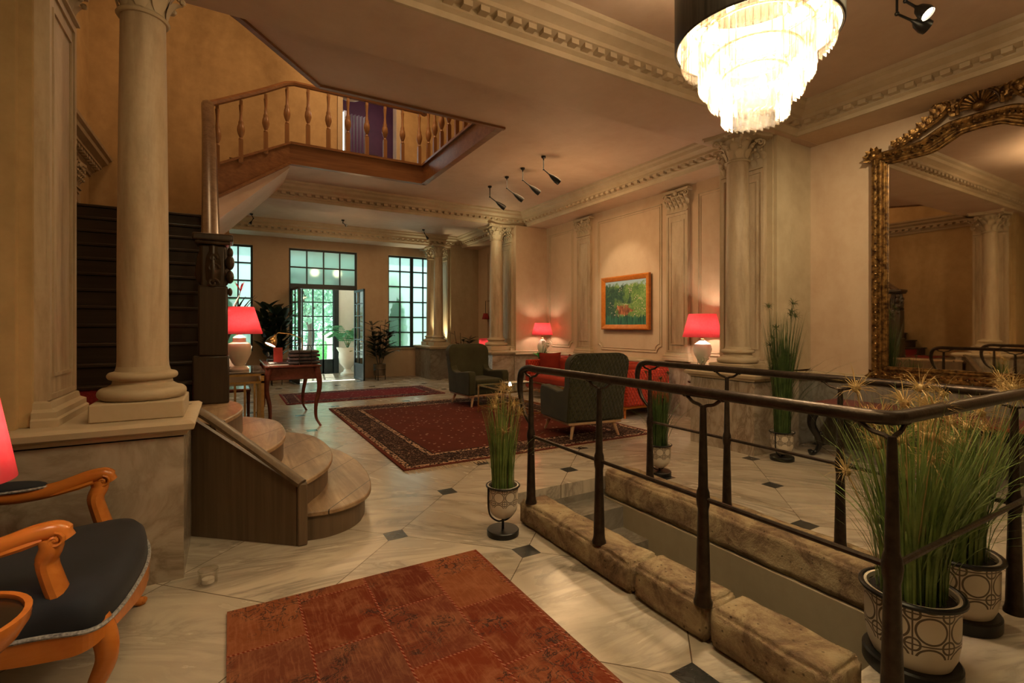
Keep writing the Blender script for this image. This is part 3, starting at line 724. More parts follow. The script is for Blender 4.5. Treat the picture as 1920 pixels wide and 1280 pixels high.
# ------------------------------------------------------------------ curved wooden entrance steps
t = thing('curved_steps', 'four rounded worn wooden steps spreading out from the column pedestal', 'steps', (.3, 4.3, 0), world=True)
nose = [
 [(.40,3.44),(.60,3.42),(.80,3.52),(.93,3.75),(1.0,4.2),(.99,4.7),(.88,5.15),(.6,5.38)],
 [(.39,3.47),(.50,3.60),(.63,3.82),(.72,4.15),(.74,4.55),(.67,5.0),(.45,5.3)],
 [(.16,3.68),(.27,3.85),(.36,4.1),(.40,4.45),(.36,4.95),(.14,5.28)],
 [(-.08,3.88),(.0,4.1),(.07,4.35),(.10,4.65),(.05,4.95),(-.05,5.1)]]
zs = [.19, .37, .55, .74]
for k in range(4):
    P = smoothpath([(x, y, 0) for x, y in nose[k]], 5); top = [(p.x, p.y) for p in P]+[(-.22, top_y) for top_y in ((5.38, 5.3, 5.28, 5.1)[k],)]+[(-.22, 4.02)]
    cx, cy = .0, 4.5
    ins = [(lerp(cx, x, .955) if x > 0 else x, lerp(cy, y, .965) if y > 3.6 and x > 0 else y+.02) for x, y in top]
    r_ = obj('riser', MB().prism(ins, 0 if k == 0 else zs[k-1], zs[k]-.035), W_PANEL, t, smooth=True)
    obj('tread', MB().prism(top, zs[k]-.035, zs[k]), W_TREAD, t, bevel=.008)
# diagonal side panel with sloping cap and end post
A = (-.22, 3.95); B = (.39, 3.42)
d = Vector((B[0]-A[0], B[1]-A[1])).normalized(); n_ = Vector((d.y, -d.x))*.03
m = MB().prism([(A[0], A[1]), (B[0], B[1]), (B[0]+n_.x, B[1]+n_.y), (A[0]+n_.x, A[1]+n_.y)], 0, [.80, .385, .385, .80])
obj('side_panel', m, W_PANEL, t, smooth=False)
cp = smoothpath([(-.24, 3.94, .86), (-.12, 3.83, .80), (.12, 3.63, .62), (.40, 3.39, .40)], 5)
obj('cap_rail', MB().tube([(p.x, p.y-.01, p.z) for p in cp], [(.026, .045)]*len(cp), 8), W_PANEL, t, bevel=0)
obj('end_post', MB().box(.375, .435, 3.375, 3.435, 0, .40), W_PANEL, t, bevel=.01)

# ------------------------------------------------------------------ dark flight up to the landing
t = thing('staircase', 'dark wooden staircase rising behind the big column to a landing', 'staircase', (-1, 5, 0), world=True)
obj('platform', MB().box(-1.775, -.22, 4.06, 5.1, 0, .74), W_DARK, t)
for k in range(12):
    y = 5.1+.185*k; z = .92+.168*k
    s_ = MB().box(-1.775, -.24, y, 9.3 if k == 11 else y+.3, z-.2 if k < 11 else z-.13, z-.03); obj('riser', s_, W_DARKH, t, smooth=False)
    obj('tread', MB().box(-1.775, -.24, y-.035, 9.3 if k == 11 else y+.2, z-.03, z), W_DARKH, t, bevel=.008)
obj('carpet', MB().box(-1.3, -.32, 4.5, 5.09, .74, .75).box(-1.3, -.32, 5.085, 5.1, .74, .9), CARPET, t, smooth=False, label='dark red stair carpet')
obj('side_wall', MB().prism([(-.24, 5.1), (-.2, 5.1), (-.2, 9.3), (-.24, 9.3)], 0, [.8, .8, 2.65, 2.65]), W_DARK, t, smooth=False)
t = thing('newel_post', 'massive dark carved newel post at the foot of the staircase', 'newel post', (-.12, 5.0, .74), world=True)
obj('base', MB().box(-.27, .0, 4.9, 5.12, .74, 1.15), W_DARK, t, bevel=.012)
obj('post', MB().box(-.23, -.01, 4.9, 5.1, 1.15, 1.75).lathe([(.10, 1.75), (.135, 1.8), (.14, 1.9), (.13, 2.0), (.11, 2.05), (.115, 2.1)], -.12, 5.0, 4).box(-.21, -.03, 4.92, 5.08, 1.7, 2.1), W_DARK, t, bevel=.015)
for j, (zz, rr) in enumerate(((2.04, .036), (1.955, .05), (1.83, .045), (1.70, .028))):
    obj('carving', MB().sphere((.005, 4.93, zz), rr, 12, 8, (.7, 1.1, 1.3)), W_DARK, t)
    if j < 3:
        sp = [(-.12+cos(k*.55)*rr*(1-k/15), 4.885, zz-.06+sin(k*.55)*rr*(1-k/15)) for k in range(13)]
        obj('carving', MB().tube(sp, .012, 6), W_DARK, t)
obj('cap', MB().box(-.25, .01, 4.87, 5.13, 2.1, 2.13).box(-.27, .03, 4.86, 5.15, 2.13, 2.19), W_DARK, t, bevel=.014)

# ------------------------------------------------------------------ gallery: stairwell walls, upper floor
struct('wall_stairwell', MB().box(-2.1, -1.78, 4.06, 9.6, 0, 6.8), PLY, smooth=False)
ub = MB().box(-2.1, .8, 9.3, 9.5, 0, 4.18).box(-2.1, 1.79, 9.3, 9.5, 4.18, 6.8).box(2.78, XW+.2, 9.3, 9.5, 4.18, 6.8).box(1.79, 2.78, 9.3, 9.5, 6.3, 6.8)
ub2 = MB().box(-2.1, .0, 9.3, 9.5, 2.5, 4.18).box(-2.1, 1.79, 9.3, 9.5, 4.18, 6.8).box(2.78, XW+.2, 9.3, 9.5, 4.18, 6.8).box(1.79, 2.78, 9.3, 9.5, 6.3, 6.8)
struct('wall_gallery_back', ub2, PLY, smooth=False)
struct('wall_gallery_front', MB().box(-2.1, XW, 3.8, 4.0, 4.18, 6.8).box(-1.78, -.42, 3.8, 4.0, 3.6, 4.18), PLY, smooth=False)
struct('wall_gallery_right', MB().box(XW, XW+.2, 3.8, 9.5, 4.18, 6.8), PLY, smooth=False)
struct('ceiling_gallery', MB().box(-2.1, XW+.2, 3.8, 12.6, 6.8, 6.95), CEIL, smooth=False)
struct('trim_cornice', cornice((-1.78, 4.0), (-1.78, 9.3), (1, 0)), STONE)
pilaster(-1.78, 8.35, pi/2, .34, 2.78, 3.56, 'short pilaster head on the stairwell wall beside the dark stairs')
struct('wall_under_gallery', MB().box(-2.1, -1.78, 9.3, 13.6, 0, ZC), PLY, smooth=False)
# upper flight soffit (plaster) between landing and gallery
struct('ceiling_flight', MB().prism([(-.25, 7.66), (.8, 8.22), (.8, 9.3), (-.25, 9.3)], [2.72, 3.83, 3.83, 2.72], [3.4, 4.14, 4.14, 3.4]), CEIL, smooth=False)
struct('trim_door_casing', MB().box(1.70, 1.79, 9.27, 9.3, 4.18, 6.4).box(2.78, 2.87, 9.27, 9.3, 4.18, 6.4), STONE, smooth=False)
# purple room behind the gallery door
pr = MB().box(.9, 1.0, 9.5, 12.1, 4.18, 6.8).box(4.2, 4.3, 9.5, 12.1, 4.18, 6.8).box(1.0, 1.62, 12, 12.1, 4.18, 6.8).box(2.4, 4.2, 12, 12.1, 4.18, 6.8)
pr.box(1.62, 2.4, 12, 12.1, 4.18, 4.5).box(1.62, 2.4, 12, 12.1, 6.5, 6.8)
struct('wall_purple_room', pr, PINKW, smooth=False)
struct('window_5', MB().box(1.62, 1.67, 12.0, 12.06, 4.5, 6.5).box(2.35, 2.4, 12.0, 12.06, 4.5, 6.5).box(1.99, 2.03, 12.0, 12.06, 4.5, 6.5), WHITEP, smooth=False)
light('purple_room_lamp', 'POINT', (2.8, 10.8, 6.3), 14, (1, .85, .8), .2)
cu = MB().grid(lambda u, v: (2.42+.42*u, 11.8+.05*sin(u*34), 4.25+2.1*v), 60, 2)
single('curtain', cu, PURPLE, 'plum curtain beside the bright window in the upstairs room', 'curtain', (2.6, 11.8, 4.25), solid=.01)
t = thing('pendant_lamp', 'round white pendant shade seen through the upstairs doorway', 'lamp', (2.12, 10.2, 6.0), world=True)
obj('shade', MB().lathe([(.02, 6.22), (.1, 6.2), (.17, 6.12), (.2, 6.02)], 2.12, 10.2, 24, False), CERW, t, solid=.006)
obj('cord', MB().tube([(2.12, 10.2, 6.2), (2.12, 10.2, 6.8)], .006, 6), BLACKM, t)
t = thing('framed_notice', 'small framed white notice low in the upstairs doorway', 'sign', (2.62, 10.4, 4.9), world=True)
obj('frame', MB().box(2.38, 2.72, 10.38, 10.4, 4.76, 5.0), BLACKM, t); obj('sheet', MB().box(2.4, 2.70, 10.372, 10.38, 4.78, 4.98), simple('white_sheet', (.8, .85, .9)), t)
obj('stand', MB().tube([(2.55, 10.4, 4.76), (2.55, 10.4, 4.18)], .015, 8), BLACKM, t)

# ------------------------------------------------------------------ gallery balustrade: fascia, handrail, turned balusters
HP = [(-.24, 7.56), (.8, 8.2), (2.96, 8.2), (2.96, 5.36)]
t = thing('gallery_balustrade', 'honey oak balustrade round the opening in the ceiling', 'balustrade', (1.9, 8.2, 4.18), world=True)
fa = MB(); e = .05
fa.prism([(.8, 8.2-e), (2.96+0, 8.2-e), (2.96, 8.22), (.8, 8.22)], 3.87, 4.19)
fa.prism([(2.96-e, 8.2), (2.96-e, 5.36), (2.98, 5.36), (2.98, 8.2)], 3.87, 4.19)
fa.prism([(-.26, 7.62), (.8, 8.2-e), (.8, 8.22), (-.26, 7.70)], [3.02, 3.87, 3.87, 3.02], [3.5, 4.19, 4.19, 3.5])
obj('fascia', fa, W_RAIL, t, smooth=False)
mo = MB()
for z, w_ in ((3.885, .03), (4.19, .045)):
    mo.bar((.8, 8.2-e-.01, z), (2.93, 8.2-e-.01, z), w_, .035); mo.bar((2.96-e-.01, 8.2, z), (2.96-e-.01, 5.36, z), w_, .035)
mo.bar((-.26, 7.6, 3.04), (.8, 8.2-e-.01, 3.885), .04, .035); mo.bar((-.26, 7.6, 3.5), (.8, 8.2-e-.01, 4.19), .05, .03)
obj('moulding', mo, W_RAIL, t, smooth=False)
hz = 5.13
hr = [(-.24, 7.52, 4.3), (-.1, 7.65, 4.42), (.4, 7.96, 4.80), (.74, 8.17, 5.08), (.86, 8.2, hz), (2.96, 8.2, hz)]
obj('handrail', MB().tube(hr, [(.042, .056)]*len(hr), 8, up=(0, 0, 1)).tube([(2.96, 8.25, hz), (2.96, 5.3, hz)], [(.042, .056)]*2, 8), W_RAIL, t)
def baluster_mb(h):
    m = MB(); q = .029
    m.box(-q, q, -q, q, 0, h*.36); m.lathe([(.026, h*.36), (.03, h*.375), (.017, h*.40), (.036, h*.45), (.05, h*.51), (.044, h*.58), (.03, h*.62), (.034, h*.64), (.022, h*.68), (.018, h*.78), (.026, h*.9), (.028, h*.92)], seg=16)
    m.box(-.02, .02, -.02, .02, h*.92, h); return m
bm_ = obj('baluster', baluster_mb(.93), W_BAL, None)
bm_.parent = t; bm_.location = Vector((.76+.3, 8.19, 4.18))-Vector((1.9, 8.2, 4.18))
def bal(x, y, z, sc=1):
    c = bm_.copy(); C.objects.link(c); c.parent = t; c.location = Vector((x, y, z))-Vector((1.9, 8.2, 4.18)); c.scale = (1, 1, sc)
bal(.76, 8.17, 4.14, 1.0)
for k in range(2, 8): bal(.76+.3*k, 8.19, 4.18)
for k in range(9): bal(2.95, 7.98-.3*k, 4.18)
for x, y, z in ((.46, 7.98, 3.91), (.14, 7.80, 3.68), (-.14, 7.64, 3.5)): bal(x, y, z, .93)
t = thing('stair_handrail', 'steep polished handrail running from the newel post up to the gallery', 'handrail', (-.12, 5.0, 2.19), world=True)
hp = smoothpath([(-.14, 5.0, 2.17), (-.17, 5.8, 2.85), (-.21, 6.8, 3.7), (-.24, 7.35, 4.2), (-.24, 7.52, 4.3)], 5)
obj('rail', MB().tube(hp, [(.05, .07)]*len(hp), 10), W_STEEP, t)
for k in range(9):
    f = (k+.5)/9; y = lerp(5.15, 7.3, f)
    obj('baluster', MB().tube([(lerp(-.15, -.23, f), y, lerp(.95, 2.75, f)), (lerp(-.15, -.23, f), y, lerp(2.28, 4.14, f))], .022, 8), W_DARK, t)
struct('trim_opening', MB().bar((.8, 5.36, ZC), (2.98, 5.36, ZC), .05, .05).bar((.8, 5.36, ZC), (.09, 4.52, ZC), .05, .05).bar((.09, 4.52, ZC), (-.42, 4.0, ZC), .05, .05), W_RAIL, smooth=False)

# ------------------------------------------------------------------ iron railings round the stair pit
def rail_post(zb, ztop, big=1.0):
    m = MB(); zc = zb+(ztop-zb)*.5
    m.lathe([(.04, zb), (.04, zb+.015), (.035, zb+.025), (.032, zb+.05), (.023, zc-.05), (.027, zc-.03), (.030, zc), (.027, zc+.03), (.021, zc+.05), (.014, ztop-.08), (.012, ztop-.055)], seg=20)
    return m
def railing(name, label, X, posts, zb, ztop, loc, cross=None):
    t = thing(name, label, 'railing', loc, world=True)
    y0 = posts[0][1]
    path = [(X, y0+.02, ztop-.38), (X, y0+.10, ztop-.30), (X, y0+.15, ztop-.16), (X, y0+.13, ztop-.04), (X, y0+.05, ztop), (X, y0-.06, ztop)]
    path = smoothpath(path, 5)
    if cross: path += [Vector((X, posts[-1][1]+.06, ztop)), Vector((X+.02, posts[-1][1]+.01, ztop)), Vector((X+.07, posts[-1][1], ztop)), Vector((cross, posts[-1][1], ztop))]
    else: path += [Vector((X, posts[-1][1], ztop))]
    n = len(path); rs = [lerp(.012, .024, min(1, i/14)) for i in range(n)]
    obj('top_rail', MB().tube(path, rs, 10), IRON, t)
    lp = [(X, y0-.02, lerp(zb, ztop, .36)), (X, y0+.02, lerp(zb, ztop, .42)), (X, y0+.01, lerp(zb, ztop, .5)), (X, y0-.05, lerp(zb, ztop, .5)), (X, posts[-1][1], lerp(zb, ztop, .5))]
    lm = MB().tube(lp, .011, 8)
    if cross: lm.tube([(X, posts[-1][1], lerp(zb, ztop, .5)), (cross, posts[-1][1], lerp(zb, ztop, .5))], .011, 8)
    obj('lower_rail', lm, IRON, t)
    for ip, (px, py) in enumerate(posts):
        m = rail_post(zb, ztop); m.v = [(a+px, b+py, c) for a, b, c in m.v]; obj('post', m, IRON, t)
        br = MB(); corner = ip == (3 if cross else 99)
        for sg in (-1, 1):
            dy = (1, 0) if (cross and px != X) else (0, 1)
            if corner and sg == -1: dy = (-1, 0)
            pth = [(px, py, ztop-.07), (px+dy[0]*sg*.02, py+dy[1]*sg*.02, ztop-.055), (px+dy[0]*sg*.055, py+dy[1]*sg*.055, ztop-.047), (px+dy[0]*sg*.08, py+dy[1]*sg*.08, ztop-.03), (px+dy[0]*sg*.098, py+dy[1]*sg*.098, ztop-.018)]
            br.tube(smoothpath(pth, 3), .008, 6); br.sphere((px+dy[0]*sg*.102, py+dy[1]*sg*.102, ztop-.016), .014, 8, 6)
        obj('bracket', br, IRON, t)
    return t
railing('iron_railing', 'dark iron railing on the rough stone kerb nearest the patchwork rug', 1.83, [(1.83, 2.91), (1.83, 2.18), (1.83, 1.47), (1.83, .75)], .165, 1.105, (1.83, 2, .16), cross=3.14)
railing('iron_railing', 'dark iron railing along the mirror side of the stair pit', 3.16, [(3.16, 3.09), (3.16, 2.33), (3.16, 1.56), (3.16, .81)], .07, 1.085, (3.16, 2, .06))

# rough limestone kerbs
def rough_block(x0, x1, y0, y1, z0, z1, seed, amp=.0055):
    rnd = random.Random(seed); bm = bmesh.new(); bmesh.ops.create_cube(bm, size=1)
    for v in bm.verts: v.co = Vector((lerp(x0, x1, v.co.x+.5), lerp(y0, y1, v.co.y+.5), lerp(z0, z1, v.co.z+.5)))
    bmesh.ops.bevel(bm, geom=bm.edges[:], offset=.02, segments=3, affect='EDGES')
    L = max(1, int((y1-y0)/.05))
    for i in range(1, L):
        y = lerp(y0, y1, i/L); g = bm.verts[:]+bm.edges[:]+bm.faces[:]
        bmesh.ops.bisect_plane(bm, geom=g, plane_co=(0, y, 0), plane_no=(0, 1, 0))
    for a, b, k in ((x0, x1, 0), (z0, z1, 2)):
        L = max(2, int((b-a)/.045))
        for i in range(1, L):
            c = lerp(a, b, i/L); co = [0, 0, 0]; co[k] = c; no = [0, 0, 0]; no[k] = 1
            bmesh.ops.bisect_plane(bm, geom=bm.verts[:]+bm.edges[:]+bm.faces[:], plane_co=co, plane_no=no)
    from mathutils import noise
    for v in bm.verts:
        q = v.co*6+Vector((seed*3.1, 0, 0)); dv = Vector((noise.noise(q), noise.noise(q+Vector((9, 0, 0))), noise.noise(q+Vector((0, 9, 0)))))
        q2 = v.co*22; dv2 = Vector((noise.noise(q2), noise.noise(q2+Vector((5, 0, 0))), noise.noise(q2+Vector((0, 5, 0)))))
        dz = dv*amp*1.5+dv2*amp*1.2
        if v.co.z < z0+.01: dz = Vector((0, 0, 0))
        v.co += dz
    m = MB(); bm.verts.index_update(); m.add([tuple(v.co) for v in bm.verts], [tuple(v.index for v in f.verts) for f in bm.faces]); bm.free(); return m
for i, (y0, y1, zt, x1, lab) in enumerate(((1.90, 3.02, .165, 2.02, 'long rough limestone kerb block under the two farthest near-railing posts'),
        (1.44, 1.885, .18, 2.03, 'short rough limestone kerb block in the middle of the near kerb'), (.93, 1.43, .175, 2.05, 'rough limestone kerb block nearest the foreground, broken end'))):
    single('kerb_stone', rough_block(1.795+.01*i, x1, y0, y1, 0, zt, i+1), KERB, lab, 'kerb stone', (1.9, (y0+y1)/2, 0), 'near limestone kerb', ang=180)
single('kerb_stone', rough_block(3.01, 3.30, 1.05, 3.52, -.16, .075, 9), KERB, 'long low limestone kerb along the mirror side of the stair pit', 'kerb stone', (3.2, 2.3, 0), ang=180)

# ------------------------------------------------------------------ rugs
def rug(name, x0, x1, y0, y1, mat_, label, fringe=None, th=.012, fr=.11, z=0.001):
    cx, cy = (x0+x1)/2, (y0+y1)/2
    t = thing(name, label, 'rug', (cx, cy, z))
    hx, hy = (x1-x0)/2, (y1-y0)/2
    obj('pile', MB().box(-hx, hx, -hy, hy, 0, th), mat_, t, smooth=False)
    if fringe:
        rnd = random.Random(3)
        for side, ax in fringe:
            m = MB(); L = hx if ax == 'y' else hy; n = int(2*L/.012)
            for i in range(n):
                p = -L+(i+.5)*2*L/n; l = fr*rnd.uniform(.6, 1.2); dx = rnd.uniform(-.02, .02)
                if ax == 'y': m.add([(p-.003, side*hy, .006), (p+.003, side*hy, .006), (p+dx+.004, side*(hy+l), .003), (p+dx-.003, side*(hy+l), .003)], [(0, 1, 2, 3)])
                else: m.add([(side*hx, p-.003, .006), (side*hx, p+.003, .006), (side*(hx+l), p+dx+.004, .003), (side*(hx+l), p+dx-.003, .003)], [(0, 1, 2, 3)])
            f = obj('fringe', m, simple('rug_fringe', (.38, .27, .17), (.55, .42, .28), 30, .95), t, smooth=False); f['kind'] = 'stuff'
    return t
rug('patchwork_rug', -.01, 1.33, .7, 2.76, patch_mat(), 'rust red patchwork rug on the marble in the foreground')
rug('persian_rug', 1.46, 4.85, 4.62, 8.75, rug_mat('persian_rug_large', 1.695, 2.065, (.078, .017, .010), (.03, .012, .01), (.42, .27, .17), (.015, .009, .009), .42, 34), 'large red oriental rug with dark border under the green armchairs', fringe=((-1, 'y'), (1, 'y')))
rug('persian_rug', .88, 3.92, 9.6, 11.1, rug_mat('persian_rug_small', 1.52, .75, (.13, .014, .016), (.06, .012, .018), (.42, .25, .18), (.025, .01, .018), .25), 'smaller red oriental rug in front of the garden door', fringe=((-1, 'x'), (1, 'x')))

# ------------------------------------------------------------------ olive armchairs.  local: front faces -Y
def arc_slab(w_top, w_bot, h, th, rtop, lean, curve, nu=25, nv=14):
    """upholstered back: rounded top corners, leaning back, slightly wrapped"""
    m = MB()
    def pt(u, v, side):
        z = h*v; hw = lerp(w_bot, w_top, v)/2
        if z > h-rtop:
            q = (z-(h-rtop))/rtop; hw = hw-rtop+rtop*math.sqrt(max(0, 1-q*q))
        x = (u*2-1)*hw; y = lean*v*h + curve*((x/(w_top/2))**2)*-1
        return (x, y+side*th/2*(1 if v < .97 else .6), z)
    n = nu*nv
    vf = [pt(i/(nu-1), 1-(1-j/(nv-1))**1.6, -1) for j in range(nv) for i in range(nu)]
    vb = [pt(i/(nu-1), 1-(1-j/(nv-1))**1.6, 1) for j in range(nv) for i in range(nu)]
    ff = []
    for j in range(nv-1):
        for i in range(nu-1):
            a = j*nu+i; ff.append((a, a+1, a+1+nu, a+nu)); ff.append((n+a, n+a+nu, n+a+1+nu, n+a+1))
    for j in range(nv-1):
        for i in (0, nu-1): a = j*nu+i; ff.append((a, a+nu, n+a+nu, n+a))
    for i in range(nu-1):
        ff.append((i, i+1, n+i+1, n+i)); a = (nv-1)*nu+i; ff.append((a, a+1, n+a+1, n+a))
    return m.add(vf+vb, ff)
def armchair(label, loc, rz):
    t = thing('armchair', label, 'armchair', loc, 'pair of olive armchairs'); t.rotation_euler = (0, 0, rz)
    W2 = .40
    obj('plinth_frame', MB().box(-W2+.02, W2-.02, -.38, .36, .17, .20), W_LEG, t, bevel=.006)
    obj('seat_base', MB().box(-W2+.11, W2-.11, -.37, .36, .20, .33), GREEN, t, bevel=.025, seg=3)
    obj('seat_cushion', MB().box(-W2+.115, W2-.115, -.41, .28, .31, .47), GREEN, t, bevel=.045, seg=4)
    b = arc_slab(.86, .74, .84, .13, .15, .17, .03); b.v = [(x, y+.30, z+.22) for x, y, z in b.v]
    obj('backrest', b, GREEN, t, bevel=.03, seg=3)
    b = arc_slab(.85, .74, .82, .03, .15, .17, .03); b.v = [(x, y+.375, z+.23) for x, y, z in b.v]
    obj('back_shell', b, GREENQ, t, bevel=.01, label='diamond quilted outer back')
    for sx in (-1, 1):
        m = MB(); xs = sx*(W2-.06)
        pts = [(-.40, .20), (-.42, .54), (-.38, .61), (-.2, .60), (.10, .57), (.24, .60), (.33, .72), (.42, .9), (.46, .9), (.40, .5), (.36, .20)]
        n = len(pts); w_ = .065
        m.add([(xs-w_, y, z) for y, z in pts]+[(xs+w_, y, z) for y, z in pts], [tuple(range(n)), tuple(range(2*n-1, n-1, -1))]+[(i, (i+1) % n, n+(i+1) % n, n+i) for i in range(n)])
        obj('armrest', m, GREEN, t, bevel=.03, seg=3)
        for y, k in ((-.33, -1), (.30, 1)):
            obj('leg', MB().tube([(sx*.29, y, .18), (sx*.345, y+k*.05, 0)], [.028, .015], 10), W_LEG, t)
    return t
armchair('olive green armchair facing us, standing beyond the coffee table', (3.92, 8.05, .013), R(4))
armchair('olive green armchair seen from behind, quilted back towards the railing', (4.02, 5.15, .013), R(180-8))

# ------------------------------------------------------------------ red sofa against the right wall, facing -X
t = thing('sofa', 'brick red velvet sofa along the right wall under the picture', 'sofa', (5.7, 6.95, 0), world=True)
x0, x1, y0, y1 = 5.12, 6.08, 5.5, 8.4
obj('plinth_frame', MB().box(x0+.04, x1-.04, y0+.04, y1-.04, .15, .19), W_OR, t, bevel=.006)
obj('seat_base', MB().box(x0+.03, x1-.05, y0+.15, y1-.15, .19, .32), REDV, t, bevel=.03, seg=3)
for k in range(2): obj('seat_cushion', MB().box(x0, x1-.25, lerp(y0+.16, y1-.16, k/2)+.004, lerp(y0+.16, y1-.16, (k+1)/2)-.004, .31, .47), REDV, t, bevel=.05, seg=4)
obj('backrest', MB().box(x1-.26, x1, y0+.02, y1-.02, .19, .80), REDV, t, bevel=.05, seg=4)
for k in range(2): obj('back_cushion', MB().box(x1-.42, x1-.22, lerp(y0+.17, y1-.17, k/2)+.006, lerp(y0+.17, y1-.17, (k+1)/2)-.006, .45, .78), REDV, t, bevel=.06, seg=4)
for y in (y0, y1-.15): obj('armrest', MB().box(x0+.02, x1-.02, y, y+.15, .19, .74), REDQ, t, bevel=.03, seg=3, label='quilted outer armrest')
for x in (x0+.1, x1-.1):
    for y in (y0+.12, y1-.12): obj('leg', MB().tube([(x, y, .16), (x, y, 0)], [.025, .016], 10), W_OR, t)
def pillow(label, loc, rot, s=.45, mat_=REDP):
    n = 12; m = MB()
    for sd in (-1, 1):
        m.grid(lambda u, v: ((u-.5)*s*(1-.08*sin(pi*v)), sd*.085*(sin(pi*u)*sin(pi*v))**.5, (v-.5)*s*(1-.08*sin(pi*u))), n, n)
    o = single('throw_pillow', m, mat_, label, 'cushion', None); o.location = loc; o.rotation_euler = rot; return o
pillow('dark red square cushion leaning in the far corner of the red sofa', (5.50, 8.02, .67), (R(-14), 0, R(-20)))
pillow('dark red cushion at the middle of the sofa back, half behind the armchair', (5.56, 7.3, .66), (R(-14), 0, R(-82)))

# ------------------------------------------------------------------ coffee table: gold frame, glass top
t = thing('coffee_table', 'low glass coffee table with thin gold frame between the armchairs', 'table', (4.0, 6.7, .013), world=True)
x0, x1, y0, y1, h = 3.5, 4.5, 6.15, 7.2, .46
m = MB(); q = .02
for x in (x0, x1-q):
    for y in (y0, y1-q): m.box(x, x+q, y, y+q, .013, h)
for z in (.1, h-q):
    m.box(x0, x1, y0, y0+q, z, z+q).box(x0, x1, y1-q, y1, z, z+q).box(x0, x0+q, y0, y1, z, z+q).box(x1-q, x1, y0, y1, z, z+q)
obj('frame', m, GOLD, t, smooth=False); obj('table_top', MB().box(x0, x1, y0, y1, h, h+.012), GLASS, t, smooth=False, label='clear glass top')
t = thing('tealight', 'small glass tealight glowing on the glass coffee table', 'candle', (3.80, 6.66, .473))
obj('holder', MB().lathe([(.028, 0), (.034, .005), (.036, .07), (.032, .07), (.03, .01)], seg=20), GLASS, t); obj('flame', MB().lathe([(.024, .004), (.026, .02), (.012, .05), (.002, .06)], seg=12), BULB, t)
t = thing('magazine_tray', 'low tray of open magazines on the glass coffee table', 'tray', (4.1, 6.95, .473))
obj('tray', MB().box(-.25, .25, -.13, .13, 0, .012), BLACKM, t, bevel=.004); 
for k in range(3): obj('magazine', MB().box(-.21+.14*k, -.08+.14*k, -.1, .1, .012, .022), PAPER, t)

# ------------------------------------------------------------------ red-shaded table lamps
def lamp(label, loc, rb, rt, zs0, zs1, base, power, mat_=CER, group='red shaded table lamps'):
    t = thing('table_lamp', label, 'lamp', loc, group)
    obj('lamp_base', MB().lathe(base, seg=28), mat_, t)
    obj('socket', MB().lathe([(.03, base[-1][1]-.01), (.035, base[-1][1]+.02), (.018, base[-1][1]+.03), (.016, (zs0+zs1)/2)], seg=14), GOLD, t)
    obj('lamp_shade', MB().lathe([(rb, zs0), (rt, zs1)], seg=40, cap=False), SHADE, t, solid=.003, label='tapered red fabric shade')
    obj('bulb', MB().sphere((0, 0, lerp(zs0, zs1, .45)), .035, 12, 8), BULB, t)
    l = light('lamp_light', 'POINT', (0, 0, lerp(zs0, zs1, .45)), power, (1, .8, .6), .05); l.parent = t
    return t
URN = [(.085, .0), (.09, .02), (.07, .04), (.03, .06), (.05, .075), (.12, .17), (.135, .26), (.13, .33), (.09, .38), (.05, .40), (.055, .44), (.03, .46)]
lamp('tall cream urn lamp with red shade on the gold side table by the stairs', (.11, 7.1, .848), .265, .165, .46, .80, [(.11, 0), (.115, .02), (.09, .05), (.055, .06), (.08, .09), (.13, .2), (.14, .3), (.12, .34), (.075, .36), (.075, .41), (.04, .44), (.02, .46)], 30)
lamp('red table lamp at the far end of the red sofa', (5.86, 8.86, .62), .225, .16, .60, .86, [(.09, 0), (.09, .015), (.02, .03), (.02, .16), (.06, .19), (.105, .3), (.11, .37), (.08, .46), (.03, .52)], 11, CERW)
lamp('red table lamp half hidden behind the column beside the tall grass', (5.86, 4.72, .62), .27, .185, .63, .96, [(.09, 0), (.09, .015), (.015, .03), (.015, .22), (.04, .25), (.11, .38), (.13, .46), (.11, .53), (.04, .58)], 26, CERW)
lamp('red lamp shade cut off by the left edge of the picture', (-.70, 1.94, .565), .165, .115, .40, .70, [(.06, 0), (.06, .02), (.02, .03), (.05, .1), (.07, .2), (.02, .32), (.015, .40)], 3)
lamp('small dim red lamp in the bay behind the rose-tinted column', (5.6, 11.1, .62), .14, .14, .22, .48, [(.06, 0), (.06, .02), (.02, .03), (.02, .24)], .6, BLACKM)

def side_table(label, loc, r, h, top=BLACKW, leg=GOLD):
    t = thing('side_table', label, 'table', loc)
    obj('table_top', MB().lathe([(r*.9, h-.025), (r, h-.02), (r, h), (r*.96, h)], seg=40), top, t)
    obj('pedestal', MB().lathe([(r*.75, 0), (r*.8, .012), (r*.3, .03), (.022, .07), (.018, h*.5), (.022, h-.05), (r*.4, h-.025)], seg=28), leg, t)
    return t
side_table('slim round side table with gold foot hidden behind the column pedestal', (5.86, 4.72, 0), .2, .62)
side_table('round side table at the far end of the red sofa', (5.86, 8.78, 0), .2, .62)
side_table('round side table in the bay behind the rose-tinted column', (5.6, 11.1, 0), .25, .62)
t = side_table('small round black table with orange wooden rim at the lower left corner', (-.70, 1.94, 0), .178, .565, BLACKW, W_OR)
obj('rim', MB().lathe([(.12, .46), (.17, .51), (.192, .55), (.195, .575), (.182, .575), (.179, .545)], seg=40, cap=False), W_OR, t, solid=.006, label='orange wooden tray rim')

